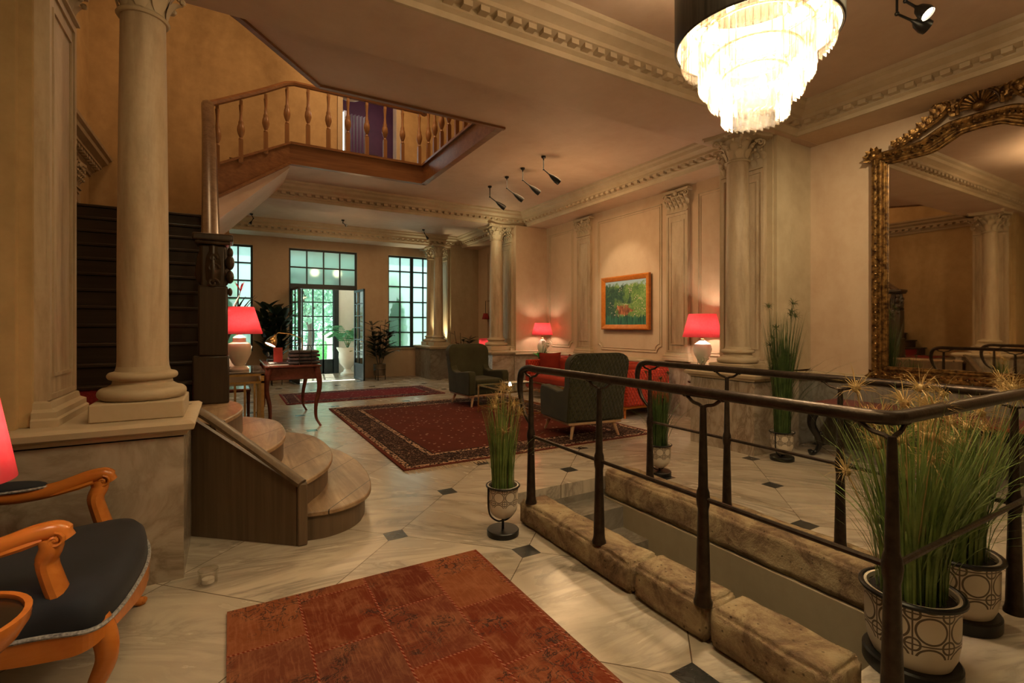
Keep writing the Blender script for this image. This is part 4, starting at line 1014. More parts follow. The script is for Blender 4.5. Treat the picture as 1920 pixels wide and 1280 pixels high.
# gold slatted console table carrying the urn lamp
t = thing('gold_console', 'gold metal side table with vertical slats and glass top by the steps', 'table', (-.05, 7.3, 0), world=True)
x0, x1, y0, y1, h = -.46, .37, 6.72, 7.9, .85
m = MB(); q = .035
for x in (x0, x1-q):
    for y in (y0, y1-q): m.box(x, x+q, y, y+q, 0, h-.02)
for z in (h-.05, h-.14): m.box(x0, x1, y0, y0+q, z, z+.025).box(x1-q, x1, y0, y1, z, z+.025).box(x0, x0+q, y0, y1, z, z+.025).box(x0, x1, y1-q, y1, z, z+.025)
for k in range(1, 8): x = lerp(x0, x1, k/8); m.box(x-.012, x+.012, y0, y0+.03, .05, h-.14)
for k in range(1, 4): y = lerp(y0, y1, k/4); m.box(x1-.03, x1, y-.015, y+.015, .05, h-.14)
m.box(x0, x1, y0, y0+q, .05, .08).box(x1-q, x1, y0, y1, .05, .08)
obj('frame', m, GOLD, t, smooth=False); obj('table_top', MB().box(x0-.01, x1+.01, y0-.01, y1+.01, h-.02, h-.004), simple('dark_glass', (.1, .08, .06), (.13, .1, .08), 4, .05), t, smooth=False, label='dark glass top')
t = thing('glazed_pot', 'cream glazed plant pot beside the urn lamp', 'plant pot', (-.06, 7.52, .847))
obj('pot', MB().lathe([(.09, 0), (.14, .03), (.165, .12), (.16, .24), (.15, .3), (.14, .3), (.14, .25)], seg=32), CER, t); obj('soil', MB().lathe([(.001, .26), (.14, .26)], seg=20, cap=False), SOIL, t)
lf = MB(); rnd = random.Random(5)
for k in range(16):
    a = k*2.4; lf.leaf((0, 0, .25), (cos(a), sin(a), 0), (cos(a)*.3, sin(a)*.3, 1), rnd.uniform(.5, .85), .05, .25, 7)
obj('foliage', lf, LEAFD, t)
fm = MB()
for k in range(5): a = k*1.3; fm.leaf((.19, .04, 1.02), (cos(a), sin(a), .1), (cos(a)*.4, sin(a)*.3, 1), .15, .02, .3, 4)
fm.tube([(.02, 0, .26), (.1, .02, .7), (.19, .04, 1.03)], .006, 6)
obj('flower', fm, simple('red_bromeliad', (.5, .01, .01), (.65, .03, .03), 9, .5), t, label='spiky red flower')

# writing desk with cabriole legs
t = thing('writing_desk', 'mahogany writing desk with curved cabriole legs', 'desk', (.8, 8.1, 0), world=True)
x0, x1, y0, y1, h = .44, 1.10, 7.38, 8.85, .865
obj('desk_top', MB().box(x0-.02, x1+.03, y0-.03, y1+.03, h-.03, h), W_DESK, t, bevel=.008)
obj('apron', MB().box(x0+.02, x1-.02, y0+.02, y1-.02, h-.2, h-.03), W_DESK, t, bevel=.01)
for x, sx in ((x0+.03, -1), (x1-.03, 1)):
    for y, sy in ((y0+.03, -1), (y1-.03, 1)):
        P = smoothpath([(x, y, h-.04), (x+sx*.03, y+sy*.02, h-.18), (x+sx*.035, y+sy*.03, h-.34), (x-sx*.005, y-sy*.0, h-.55), (x-sx*.005, y+sy*.0, .12), (x+sx*.04, y+sy*.03, .02), (x+sx*.055, y+sy*.04, .0)], 4)
        obj('leg', MB().tube(P, [lerp(.045, .016, min(1, i/(len(P)-1)*1.3)) for i in range(len(P))], 10), W_DESK, t)
for k in range(2): obj('drawer_front', MB().box(x1-.025, x1-.012, lerp(y0+.06, y1-.06, k/2)+.02, lerp(y0+.06, y1-.06, (k+1)/2)-.02, h-.175, h-.05), W_DESK, t, bevel=.004)
t = thing('desk_lamp', 'brass desk lamp with tilted glowing bell shade on the mahogany desk', 'lamp', (.86, 8.25, .865))
ax = Vector((.74, .0, -.68)).normalized()
obj('base', MB().lathe([(.07, 0), (.075, .012), (.03, .02), (.009, .03), (.009, .36)], .12, .0, 20), GOLD, t)
obj('arm', MB().tube([(.12, 0, .35), (-.05, 0, .42), (-.22, 0, .44), (-.25, 0, .40)], .007, 8), GOLD, t)
Mx = Matrix.Translation((-.25, 0, .41)) @ Vector((-.45, -.25, -.85)).to_track_quat('Z', 'Y').to_matrix().to_4x4()
sh = MB(); sh.merge(MB().lathe([(.018, 0), (.022, .03), (.05, .06), (.072, .11), (.085, .18)], seg=28, cap=False), Mx); obj('lamp_shade', sh, GOLD, t, solid=.003)
bb = MB(); bb.merge(MB().lathe([(.001, .165), (.078, .165)], seg=24, cap=False), Mx); obj('bulb', bb, BULB, t, recalc=False)
t = thing('newspaper_rack', 'wire rack stacked with dark bound folders on the mahogany desk', 'rack', (.93, 7.62, .865))
obj('wire_frame', MB().tube([(-.08, -.16, 0), (-.08, -.16, .24), (-.08, .0, .27), (-.08, .16, .24), (-.08, .16, 0)], .006, 6).tube([(.08, -.16, 0), (.08, -.16, .24), (.08, 0, .27), (.08, .16, .24), (.08, .16, 0)], .006, 6).bar((-.08, -.16, .03), (.08, -.16, .03), .01, .01).bar((-.08, .16, .03), (.08, .16, .03), .01, .01), IRON, t)
for k in range(4): 
    o = obj('folder', MB().box(-.22+.01*k, .2-.012*(k % 2), -.15, .15, .005+.05*k, .045+.05*k), simple('dark_folder', (.03, .022, .022), (.09, .06, .055), 12, .4), t, bevel=.015)
single('book', MB().box(.56, .68, 7.95, 7.98, .865, 1.09), RED, 'upright red leaflet on the mahogany desk', 'book', (.62, 7.96, .865))
for k in range(2): single('paper_stack', MB().box(.48, .78, 7.5+.02*k, 7.86, .865+.012*k, .876+.012*k), (PAPER, BLACKM)[k], ('stack of pale papers at the near end of the desk', 'thin dark notebook lying on the pale papers')[k], ('papers', 'notebook')[k], (.63, 7.65, .865+.012*k))
single('telephone', MB().box(.5, .62, 8.35, 8.5, .865, .90).tube([(.52, 8.36, .93), (.51, 8.42, .99), (.52, 8.5, .93)], .022, 8).box(.54, .58, 8.4, 8.46, .9, .95), BLACKM, 'black desk object at the back of the mahogany desk', 'telephone', (.56, 8.42, .865), bevel=.008)
# dark wooden chair tucked behind the desk
t = thing('desk_chair', 'dark wooden chair behind the gold slatted table', 'chair', (.05, 8.5, 0), world=True)
obj('seat', MB().box(-.2, .28, 8.25, 8.72, .43, .48), W_DESK, t, bevel=.02)
obj('backrest', MB().box(-.22, -.18, 8.27, 8.7, .55, .95), W_DESK, t, bevel=.02)
for x in (-.18, .25):
    for y in (8.28, 8.69): obj('leg', MB().tube([(x, y, .44), (x, y, 0)], [.022, .015], 8), W_DESK, t)

# ------------------------------------------------------------------ foreground carved armchair (faces +X)
t = thing('carved_armchair', 'carved orange wooden armchair with navy velvet seat at the left edge', 'armchair', (-.75, 2.7, 0), world=True)
# seat: bulging front, tapered rear
def seat_out(u):   # closed outline, u in 0..1, x forward
    pass
front = smoothpath([(-1.15, 2.34, 0), (-.8, 2.28, 0), (-.56, 2.25, 0), (-.43, 2.22, 0), (-.375, 2.29, 0), (-.34, 2.48, 0), (-.325, 2.7, 0), (-.34, 2.9, 0), (-.38, 3.05, 0), (-.45, 3.11, 0), (-.58, 3.08, 0), (-.8, 3.06, 0), (-1.15, 3.02, 0)], 6)
outl = [(p.x, p.y) for p in front]
cxy = (-.72, 2.7)
def ring(sc, z): return [(cxy[0]+(x-cxy[0])*sc, cxy[1]+(y-cxy[1])*sc, z) for x, y in outl]
sm = MB(); rings = [ring(.985, .335), ring(1.0, .35), ring(1.0, .39), ring(.985, .42), ring(.93, .447), ring(.8, .465), ring(.5, .478), ring(.1, .482)]
n = len(outl); sm.v = [p for r_ in rings for p in r_]
for j in range(len(rings)-1):
    for i in range(n): sm.f.append((j*n+i, j*n+(i+1) % n, (j+1)*n+(i+1) % n, (j+1)*n+i))
sm.f.append(tuple(range(n))); sm.f.append(tuple((len(rings)-1)*n+i for i in range(n)))
obj('seat', sm, NAVY, t, ang=60)
obj('cord_trim', MB().tube([tuple(lerp(p, Vector((-.74, 2.67, 0)), -.015)+Vector((0, 0, .342))) for p in front], .008, 6), CORD, t, label='twisted grey cord trim')
rl = MB()
for i in range(len(front)-1):
    a, b = front[i], front[i+1]; s0 = i/(len(front)-1); s1 = (i+1)/(len(front)-1)
    dz = lambda q: .268+.022*cos(q*2*pi*3)
    for (p, q, zz) in ((a, b, (dz(s0), dz(s1))),):
        i0 = len(rl.v)
        c0 = Vector((-.74, 2.67, 0)); pi_, po_ = lerp(p, c0, .06), lerp(p, c0, -.02); qi_, qo_ = lerp(q, c0, .06), lerp(q, c0, -.02)
        rl.v += [(pi_.x, pi_.y, zz[0]), (po_.x, po_.y, zz[0]+.01), (po_.x, po_.y, .335), (pi_.x, pi_.y, .335), (qi_.x, qi_.y, zz[1]), (qo_.x, qo_.y, zz[1]+.01), (qo_.x, qo_.y, .335), (qi_.x, qi_.y, .335)]
        rl.f += [(i0, i0+1, i0+5, i0+4), (i0+1, i0+2, i0+6, i0+5), (i0+2, i0+3, i0+7, i0+6), (i0+3, i0, i0+4, i0+7)]
obj('seat_rail', rl, W_OR, t)
def cab(x, y, sx, sy):
    P = smoothpath([(x, y, .34), (x+sx*.03, y+sy*.015, .28), (x+sx*.035, y+sy*.02, .2), (x+sx*.0, y+sy*.005, .1), (x-sx*.0, y, .05), (x+sx*.035, y+sy*.02, .02), (x+sx*.04, y+sy*.02, .03)], 4)
    m = MB().tube(P, [(lerp(.05, .022, min(1, i/15)), lerp(.042, .02, min(1, i/15))) for i in range(len(P))], 12)
    m.sphere((x+sx*.03, y+sy*.02, .022), .022, 10, 8); m.sphere((x+sx*.05, y, .30), .018, 10, 8, (.5, 1, 1)); return m
for x, y, sx, sy in ((-.42, 2.29, 1, -1), (-.42, 3.05, 1, 1), (-1.1, 2.42, -1, -1), (-1.1, 2.98, -1, 1)): obj('leg', cab(x, y, sx, sy), W_OR, t)
for y, sy in ((2.33, -1), (3.06, 1)):
    P = smoothpath([(-.54, y, .34), (-.52, y, .40), (-.545, y, .50), (-.56, y, .57), (-.545, y+sy*.01, .62), (-.55, y+sy*.01, .655)], 5)
    obj('arm_post', MB().tube(P, [(lerp(.032, .036, abs(i/len(P)-.5)*2), lerp(.056, .04, i/(len(P)-1))) for i in range(len(P))], 12), W_OR, t)
    P = smoothpath([(-.50, y+sy*.015, .645), (-.525, y+sy*.013, .678), (-.59, y+sy*.01, .673), (-.70, y, .64), (-.84, y-sy*.01, .63), (-1.0, y-sy*.03, .655), (-1.16, y-sy*.04, .69)], 6)
    m = MB().tube(P, [((.033 if i > 3 else .024), .03) for i in range(len(P))], 12)
    for sd in (-1, 1):
        sp = []
        for j in range(16):
            b = pi/2-j*.55; rr = .028*(1-j/18); sp.append((-.530+cos(b)*rr, y+sy*.012+sd*.033, .651+sin(b)*rr))
        m.tube(sp, .0065, 6); m.sphere((-.530, y+sy*.012+sd*.03, .651), .01, 8, 6)
        m.tube([(-.565, y+sd*.028, .655), (-.62, y+sd*.03, .64), (-.68, y+sd*.028, .625), (-.72, y+sd*.022, .615)], [.01, .012, .009, .003], 6)
    obj('armrest', m, W_OR, t)
    obj('arm_pad', MB().sphere((-.88, y, .665), .12, 20, 10, (1.25, .36, .26)), NAVY, t, label='navy upholstered arm pad')
    obj('pad_cord', MB().tube([(-.88+.155*cos(a), y+.046*sin(a), .659) for a in [k*2*pi/24 for k in range(25)]], .006, 6), CORD, t, label='grey cord round the arm pad')
obj('backrest', MB().add([(-1.16+dx, 2.7+sx*w_, z) for dx, w_, z in ((0, .30, .45), (-.12, .34, 1.0)) for sx in (-1, 1)], [(0, 1, 3, 2)]), NAVY, t, solid=.07, bevel=.02)
bf = MB().tube([(-1.14, 2.36, .3), (-1.18, 2.36, .6), (-1.3, 2.33, 1.0), (-1.34, 2.7, 1.1), (-1.3, 3.07, 1.0), (-1.18, 3.04, .6), (-1.14, 3.04, .3)], .026, 10); obj('back_frame', bf, W_OR, t)

# crumpled glass tumbler at the pedestal corner
t = thing('tealight_glass', 'small ribbed glass tealight holder on the floor by the pedestal corner', 'candle holder', (-.10, 3.14, 0))
obj('glass', MB().lathe([(.038, 0), (.045, .005), (.05, .08), (.045, .08), (.04, .01), (.001, .01)], seg=24, cap=False), thin_glass('tealight_clear_glass', (.96, .95, .93), .25), t); obj('candle', MB().lathe([(.03, .01), (.03, .03)], seg=16), CERW, t)

# ------------------------------------------------------------------ console bench under the mirror
t = thing('low_table', 'low dark red topped table with black scrolled legs under the mirror', 'table', (5.83, 2.0, 0), world=True)
x0, x1, y0, y1, h = 5.5, 6.1, .85, 3.05, .57
tp = smoothpath([(x0, y0+.1, 0), (x0-.03, 1.4, 0), (x0+.03, 1.95, 0), (x0-.03, 2.5, 0), (x0, y1-.1, 0), (x0+.08, y1, 0)], 5)
P = [(p.x, p.y) for p in tp]+[(x1, y1), (x1, y0), (x0+.08, y0)]
obj('table_top', MB().prism(P, h-.03, h), REDTOP, t, bevel=.01, label='dark red glossy top')
obj('apron', MB().prism([(lerp(5.8, x, .93), lerp(1.95, y, .97)) for x, y in P], h-.12, h-.03), BLACKW, t)
for x, sx in ((x0+.05, -1), (x1-.08, 1)):
    for y, sy in ((y0+.12, -1), (y1-.1, 1)):
        Q = smoothpath([(x, y, h-.05), (x+sx*.05, y+sy*.04, h-.13), (x+sx*.055, y+sy*.05, h-.24), (x+sx*.01, y+sy*.01, h-.36), (x-sx*.0, y, .12), (x+sx*.02, y+sy*.02, .05), (x+sx*.06, y+sy*.05, .02), (x+sx*.075, y+sy*.06, .06)], 4)
        m = MB().tube(Q, [lerp(.055, .022, min(1, i/20)) for i in range(len(Q))], 12); m.sphere((x+sx*.06, y+sy*.05, .03), .03, 10, 8); m.sphere((x-sx*.01, y-sy*.01, h-.33), .025, 10, 8)
        obj('leg', m, BLACKW, t)
# ------------------------------------------------------------------ framed picture
t = thing('framed_picture', 'leafy green jungle painting in a broad orange wooden frame', 'picture', (XW-.03, 6.62, 1.83)); t.rotation_euler = (0, 0, 0)
w2, h2 = .61, .485
fr = MB(); prof = [(0, 0), (.0, .05), (.02, .062), (.05, .05), (.085, .03), (.095, .012), (.095, 0)]   # (inwards, out of wall)
cs = [(-w2, -h2), (w2, -h2), (w2, h2), (-w2, h2)]
n = len(prof)
for (a, b) in cs:
    for d, o_ in prof: fr.v.append((-o_, a-math.copysign(d, a), b-math.copysign(d, b)))
for i in range(4):
    j = (i+1) % 4
    for k in range(n-1): fr.f.append((i*n+k, i*n+k+1, j*n+k+1, j*n+k))
obj('frame', fr, W_OR, t, ang=25)
pm = painting_mat(); 
q = obj('canvas', MB().box(-w2+.09, w2-.09, -.008, 0, -h2+.09, h2-.09), pm, t, smooth=False); q.rotation_euler = (0, 0, R(-90)); q.location = (-.012, 0, 0)
sp_ = light('picture_spot', 'SPOT', (4.2, 6.55, 3.5), 85, (1, .78, .5), .03, target=(6.2, 6.6, 2.0), spot=46, blend=.5)

# ------------------------------------------------------------------ big gilt mirror, leaning against the right wall
t = thing('gilt_mirror', 'huge gilt-framed mirror with carved shell crest on the right wall', 'mirror', (6.12, 1.86, .84), world=True)
yl, yr, zb, xm = 2.67, .93, .86, 6.13
def topz(y):
    s_ = abs(y-1.8)/.87; k_ = min(1, max(0, (.60-s_)/.38)); return 3.255+.01*(1-s_)+.10*(k_*k_*(3-2*k_))+.02*max(0, 1-(s_/.5)**2)
arch = [(xm, lerp(yl, yr, i/40), topz(lerp(yl, yr, i/40))) for i in range(41)]
P = [(xm, yl, zb)]+arch+[(xm, yr, zb)]
glassp = [(xm, y, z) for _, y, z in P]; 
g = MB().add([(xm+.01, y, z) for _, y, z in P], [tuple(range(len(P)))]); obj('mirror_glass', g, MIRR, t, smooth=False, recalc=False)
def inset(P_, d):
    cy_, cz_ = 1.8, 2.1; out = []
    for x, y, z in P_:
        out.append((x, y+(-d if y > cy_ else d)*min(1, abs(y-cy_)/.3), z+(-d if z > 1.2 else d)))
    return out
fm = MB(); ring_ = P+[P[0]]
def loop(P_, r, x): 
    Q = [(x, y, z) for _, y, z in P_]; Q = Q+[Q[0], Q[1]]; return MB().tube(Q[:-1], r, 8, up=(1, 0, 0))
for d, r_, x in ((.0, .03, xm-.02), (.045, .022, xm-.01), (.085, .018, xm-.012), (.105, .01, xm-.005)):
    fm.merge(loop(inset(P, d), r_, x))
fm.merge(loop(inset(P, .06), (.02, .05) if 0 else .03, xm+.012))
obj('frame', fm, GILT, t)
orn = MB(); rnd = random.Random(11)
def along(P_, step):
    out = []; acc = 0
    for i in range(len(P_)-1):
        a, b = Vector(P_[i]), Vector(P_[i+1]); L = (b-a).length; k = acc
        while k < L: out.append((a+(b-a)*(k/L), (b-a).normalized())); k += step
        acc = k-L
    return out
Q = [Vector(p) for p in inset(P, .02)]; Q = Q+[Q[0]]
for i, (p, tn) in enumerate(along([tuple(q_) for q_ in Q], .042)):
    s_ = Vector((0, tn.z, -tn.y)); 
    for sd in (-1, 1): orn.leaf(p+Vector((-.03, 0, 0)), (-1, 0, 0), tn+s_*sd*.9, .055, .028, .35, 4)
    if i % 2 == 0: orn.sphere(p+Vector((-.045, 0, 0)), .011, 6, 4)
obj('carved_border', orn, GILT, t)
cr = MB()
parts_ = []
def acanthus(p, dir_, L, wd, out=.5):
    cr.leaf(p, (-1, 0, 0), dir_, L, wd, out*.5, 7, 3)
    for sg in (-1, 1):
        side = Vector((0, dir_.z, -dir_.y))*sg
        cr.leaf(Vector(p)+dir_*L*.3, (-1, 0, 0), dir_*.8+side*.7, L*.5, wd*.5, out*.5, 5)
for cyy, czz in ((yl, topz(yl)), (yr, topz(yr))):
    for k in range(9):
        a = k*pi/8*1.5-.4; acanthus(Vector((xm-.03, cyy, czz)), Vector((0, cos(a), sin(a))), .11, .05)
    cr.sphere((xm-.05, cyy, czz), .045, 10, 8); obj('corner_ornament', cr, GILT, t); cr = MB()
for y in (yl, yr):
    for k in range(7):
        a = k*pi/6*2; acanthus(Vector((xm-.03, y, zb)), Vector((0, cos(a), sin(a))), .09, .04)
    obj('corner_ornament', cr, GILT, t); cr = MB()
for sg in (-1, 1):
    for k in range(9):
        y = 1.8+sg*(.16+.06*k); z = topz(y)+.02+.012*(9-k)
        d_ = Vector((0, sg*.75, .75 if k % 2 else .95)).normalized(); acanthus(Vector((xm-.03, y, z)), d_, .17-.008*k, .07)
        cr.sphere((xm-.05, y, z+.02), .022, 8, 6)
    sp = smoothpath([(xm-.04, 1.8+sg*.66, 3.27), (xm-.05, 1.8+sg*.48, 3.36), (xm-.05, 1.8+sg*.3, 3.45), (xm-.04, 1.8+sg*.22, 3.56), (xm-.05, 1.8+sg*.29, 3.62), (xm-.05, 1.8+sg*.34, 3.57)], 5)
    cr.tube(sp, [.02]*len(sp), 8); obj('crest_scroll', cr, GILT, t); cr = MB()
shl = MB(); c = Vector((xm-.02, 1.8, 3.47))
for k in range(13):
    a = pi*(k/12)*1.0; d_ = Vector((0, cos(a), sin(a))); shl.tube([c+d_*.04, c+d_*.09+Vector((-.03, 0, 0)), c+d_*.135+Vector((-.035, 0, 0))], [.006, .012, .014], 6)
    shl.leaf(c+d_*.17, (-1, 0, 0), d_, .07, .05, .4, 4)
shl.tube([c+Vector((-.02, cos(a)*.16, sin(a)*.16)) for a in [pi*k/16-.2 for k in range(19)]], .016, 8)
shl.sphere(c+Vector((-.03, 0, .0)), .05, 12, 8)
obj('shell_crest', shl, GILT, t)
bk = MB().box(xm+.02, xm+.04, yr, yl, zb, 3.25); obj('back_board', bk, W_DARK, t)

# ------------------------------------------------------------------ chandelier
cc = Vector((2.41, 1.61, 0)); t = thing('chandelier', 'tiered crystal chandelier inside a black drum band', 'chandelier', (cc.x, cc.y, ZC))
Zo = lambda z: z-ZC
obj('drum', MB().lathe([(.395, Zo(2.90)), (.40, Zo(2.91)), (.40, Zo(3.21)), (.395, Zo(3.22))], seg=64, cap=False), simple('black_drum_fabric', (.018, .015, .012), (.05, .04, .032), 40, .4, .4, stretch=(1, 1, .05)), t, solid=.006)
obj('inner_liner', MB().lathe([(.388, Zo(2.905)), (.388, Zo(3.21))], seg=64, cap=False), simple('pale_liner', (.75, .68, .6), (.8, .74, .66), 4, .5), t)
obj('ceiling_rose', MB().lathe([(.001, 0), (.1, 0), (.1, -.03), (.02, -.06), (.012, -.08), (.012, Zo(3.2))], seg=24, cap=False), BLACKM, t)
pl_ = MB()
for r_, z in ((.36, 3.10), (.27, 2.95), (.222, 2.83), (.155, 2.73)): pl_.tube([(r_*cos(a), r_*sin(a), Zo(z)) for a in [k*2*pi/40 for k in range(41)]], .007, 6)
for k in range(4): a = k*pi/2; pl_.tube([(.37*cos(a), .37*sin(a), Zo(3.16)), (.0, .0, Zo(3.2))], .006, 6).tube([(.155*cos(a), .155*sin(a), Zo(2.72)), (.155*cos(a), .155*sin(a), Zo(3.17))], .005, 6)
obj('frame', pl_, GOLD, t)
def crys(L):
    w_ = .0155; m = MB(); pts = [(w_, 0), (0, w_*.7), (-w_, 0), (0, -w_*.7)]
    m.add([(x, y, 0) for x, y in pts]+[(x, y, -L*.93) for x, y in pts]+[(-w_*.9, 0, -L)], [(0, 1, 2, 3), (0, 4, 5, 1), (1, 5, 6, 2), (2, 6, 7, 3), (3, 7, 4, 0), (4, 8, 5), (5, 8, 6), (6, 8, 7), (7, 8, 4)]); return m
todo = []
for tier, (r_, z, L, n) in enumerate(((.36, 3.10, .29, 66), (.27, 2.95, .28, 50), (.222, 2.83, .24, 42), (.155, 2.73, .25, 30))):
    for k in range(n): a = 2*pi*k/n; todo.append((cos(a-math.atan2(-cc.y, -cc.x)), tier, a, r_, z, L))
todo.sort(key=lambda q: -q[0]); firsts = {}; back = MB()
for i, (_, tier, a, r_, z, L) in enumerate(todo):
    if i < 100:
        if tier not in firsts: o = obj('crystal', crys(L), CRYST, t, smooth=False); firsts[tier] = o
        else: o = firsts[tier].copy(); C.objects.link(o)
        o.parent = t; o.location = (r_*cos(a), r_*sin(a), Zo(z)); o.rotation_euler = (0, 0, a+pi/2)
    else: back.merge(crys(L), Matrix.Translation((r_*cos(a), r_*sin(a), Zo(z))) @ Matrix.Rotation(a+pi/2, 4, 'Z'))
o = obj('crystal', back, CRYST, t, smooth=False); o['kind'] = 'stuff'
for k, (r_, z) in enumerate(((.2, 3.02), (.14, 2.84), (.08, 2.66))):
    n = (8, 6, 3)[k]
    for j in range(n):
        a = 2*pi*j/n; o = obj('bulb', MB().sphere((0, 0, 0), .02, 10, 8, (1, 1, 1.7)), BULBC, t); o.location = (r_*cos(a), r_*sin(a), Zo(z))
light('chandelier_light', 'POINT', (cc.x, cc.y, 2.84), 62, (1, .76, .45), .14).parent = None
light('chandelier_light', 'POINT', (cc.x, cc.y, 2.62), 22, (1, .76, .48), .08)
light('chandelier_light', 'POINT', (cc.x, cc.y, 3.3), 16, (1, .76, .48), .1)

# ------------------------------------------------------------------ ceiling spotlights
def spot(name, label, loc, elbow, head, r=.035, L=.16, lit=False, group=None):
    """loc = ceiling rose; elbow and head are offsets"""
    t = thing(name, label, 'spotlight', loc, group)
    obj('ceiling_rose', MB().lathe([(.001, 0), (.035, 0), (.035, -.02), (.015, -.035)], seg=16), BLACKM, t)
    e = Vector(elbow); h = Vector(head)
    obj('arm', MB().tube([(0, 0, -.02), e, e+(h-e)*.5], .009, 6).sphere(e, .016, 8, 6), BLACKM, t)
    d_ = (h-e).normalized(); Mx = Matrix.Translation(e+(h-e)*.45) @ d_.to_track_quat('Z', 'Y').to_matrix().to_4x4()
    hm = MB().merge(MB().lathe([(.008, 0), (.014, .02), (r*.7, L*.35), (r, L*.75), (r*.95, L), (r*.9, L), (r*.85, L*.8)], seg=18, cap=False), Mx); obj('lamp_head', hm, BLACKM, t)
    lm = MB().merge(MB().lathe([(.001, L*.9), (r*.82, L*.9)], seg=16, cap=False), Mx); obj('lens', lm, BULB if lit else CERW, t, recalc=False)
    return t
names = ('leftmost, nearest the dentil cornice', 'second from the left', 'third from the left', 'rightmost and nearest us')
for k, (x, y) in enumerate(((3.99, 7.71), (3.98, 7.08), (3.98, 6.57), (3.97, 5.97))):
    spot('ceiling_spotlight', 'slender black jointed spotlight over the lounge, '+names[k], (x, y, ZC), (.0, 0, -.19), ((.22, -.05, -.34), (.22, -.05, -.34), (.22, -.05, -.34), (.2, .0, -.3))[k], .045, .21, lit=k in (1,), group='row of four jointed ceiling spotlights')
spot('ceiling_spotlight', 'black twin spotlight on the ceiling right of the chandelier', (4.25, 1.66, ZC), (0, 0, -.12), (.0, -.12, -.27), .05, .13, True)
spot('ceiling_spotlight', 'lower lit head of the twin spotlight right of the chandelier', (4.22, 1.70, ZC), (0, 0, -.20), (.18, -.12, -.31), .05, .13, True)
spot('ceiling_spotlight', 'small curled black spotlight on the far ceiling, leftmost of three', (.42, 12.2, ZC), (.04, 0, -.1), (-.03, -.05, -.24), .03, .1)
spot('ceiling_spotlight', 'round white sensor spotlight on the middle of the far ceiling', (2.29, 11.85, ZC), (0, 0, -.07), (.06, -.03, -.12), .03, .08)
spot('ceiling_spotlight', 'small curled black spotlight on the far ceiling beside the pair of columns', (4.3, 12.0, ZC), (.03, 0, -.1), (.1, -.03, -.22), .03, .1)
light('mirror_spot', 'SPOT', (4.35, 1.5, 3.5), 90, (1, .8, .5), .04, target=(6.2, 2.9, 2.0), spot=85, blend=1)
light('column_uplight', 'SPOT', (5.24, 9.32, .92), 60, (1, .86, .5), .03, target=(5.38, 9.42, 3.4), spot=80, blend=.7)
light('column_uplight', 'SPOT', (5.18, 12.9, .92), 80, (1, .86, .5), .03, target=(5.2, 13.1, 3.4), spot=70, blend=.7)
light('cornice_uplight', 'POINT', (4.9, 9.05, 3.3), 3, (1, .86, .5), .05)

# ------------------------------------------------------------------ grasses in patterned pots on stands
def blade(m, base, a, L, lean, wd, rnd, droop=.3, n=7):
    base = Vector(base); d = Vector((cos(a), sin(a), 0)); sd = Vector((-sin(a), cos(a), 0)); vv = []
    for i in range(n+1):
        t = i/n; p = base+Vector((0, 0, L*t*(1-.12*droop*t*t)))+d*(lean*L*(t**1.8)); 
        if droop > .6: p.z -= L*droop*.35*max(0, t-.5)**1.5
        h = wd*(1-t**2.5)*.5+.0004; vv += [p-sd*h, p+sd*h]
    m.add(vv, [(2*i, 2*i+1, 2*i+3, 2*i+2) for i in range(n)]); return Vector(vv[-1])
def star(c, r, n, rnd, wd=.004, up=.3):
    m = MB()
    for k in range(n):
        d = Vector((rnd.gauss(0, 1), rnd.gauss(0, 1), rnd.gauss(up, .8))).normalized(); L = r*rnd.uniform(.6, 1.1)
        s_ = d.cross(Vector((.3, .5, .8))).normalized()*wd*.5; q = Vector(c)
        m.add([q-s_, q+s_, q+d*L*.6+s_*.8+Vector((0, 0, .1*r)), q+d*L*.6-s_*.8+Vector((0, 0, .1*r)), q+d*L+Vector((0, 0, -.05*r))], [(0, 1, 2, 3), (3, 2, 4)])
    m.sphere(c, r*.16, 8, 6); return m
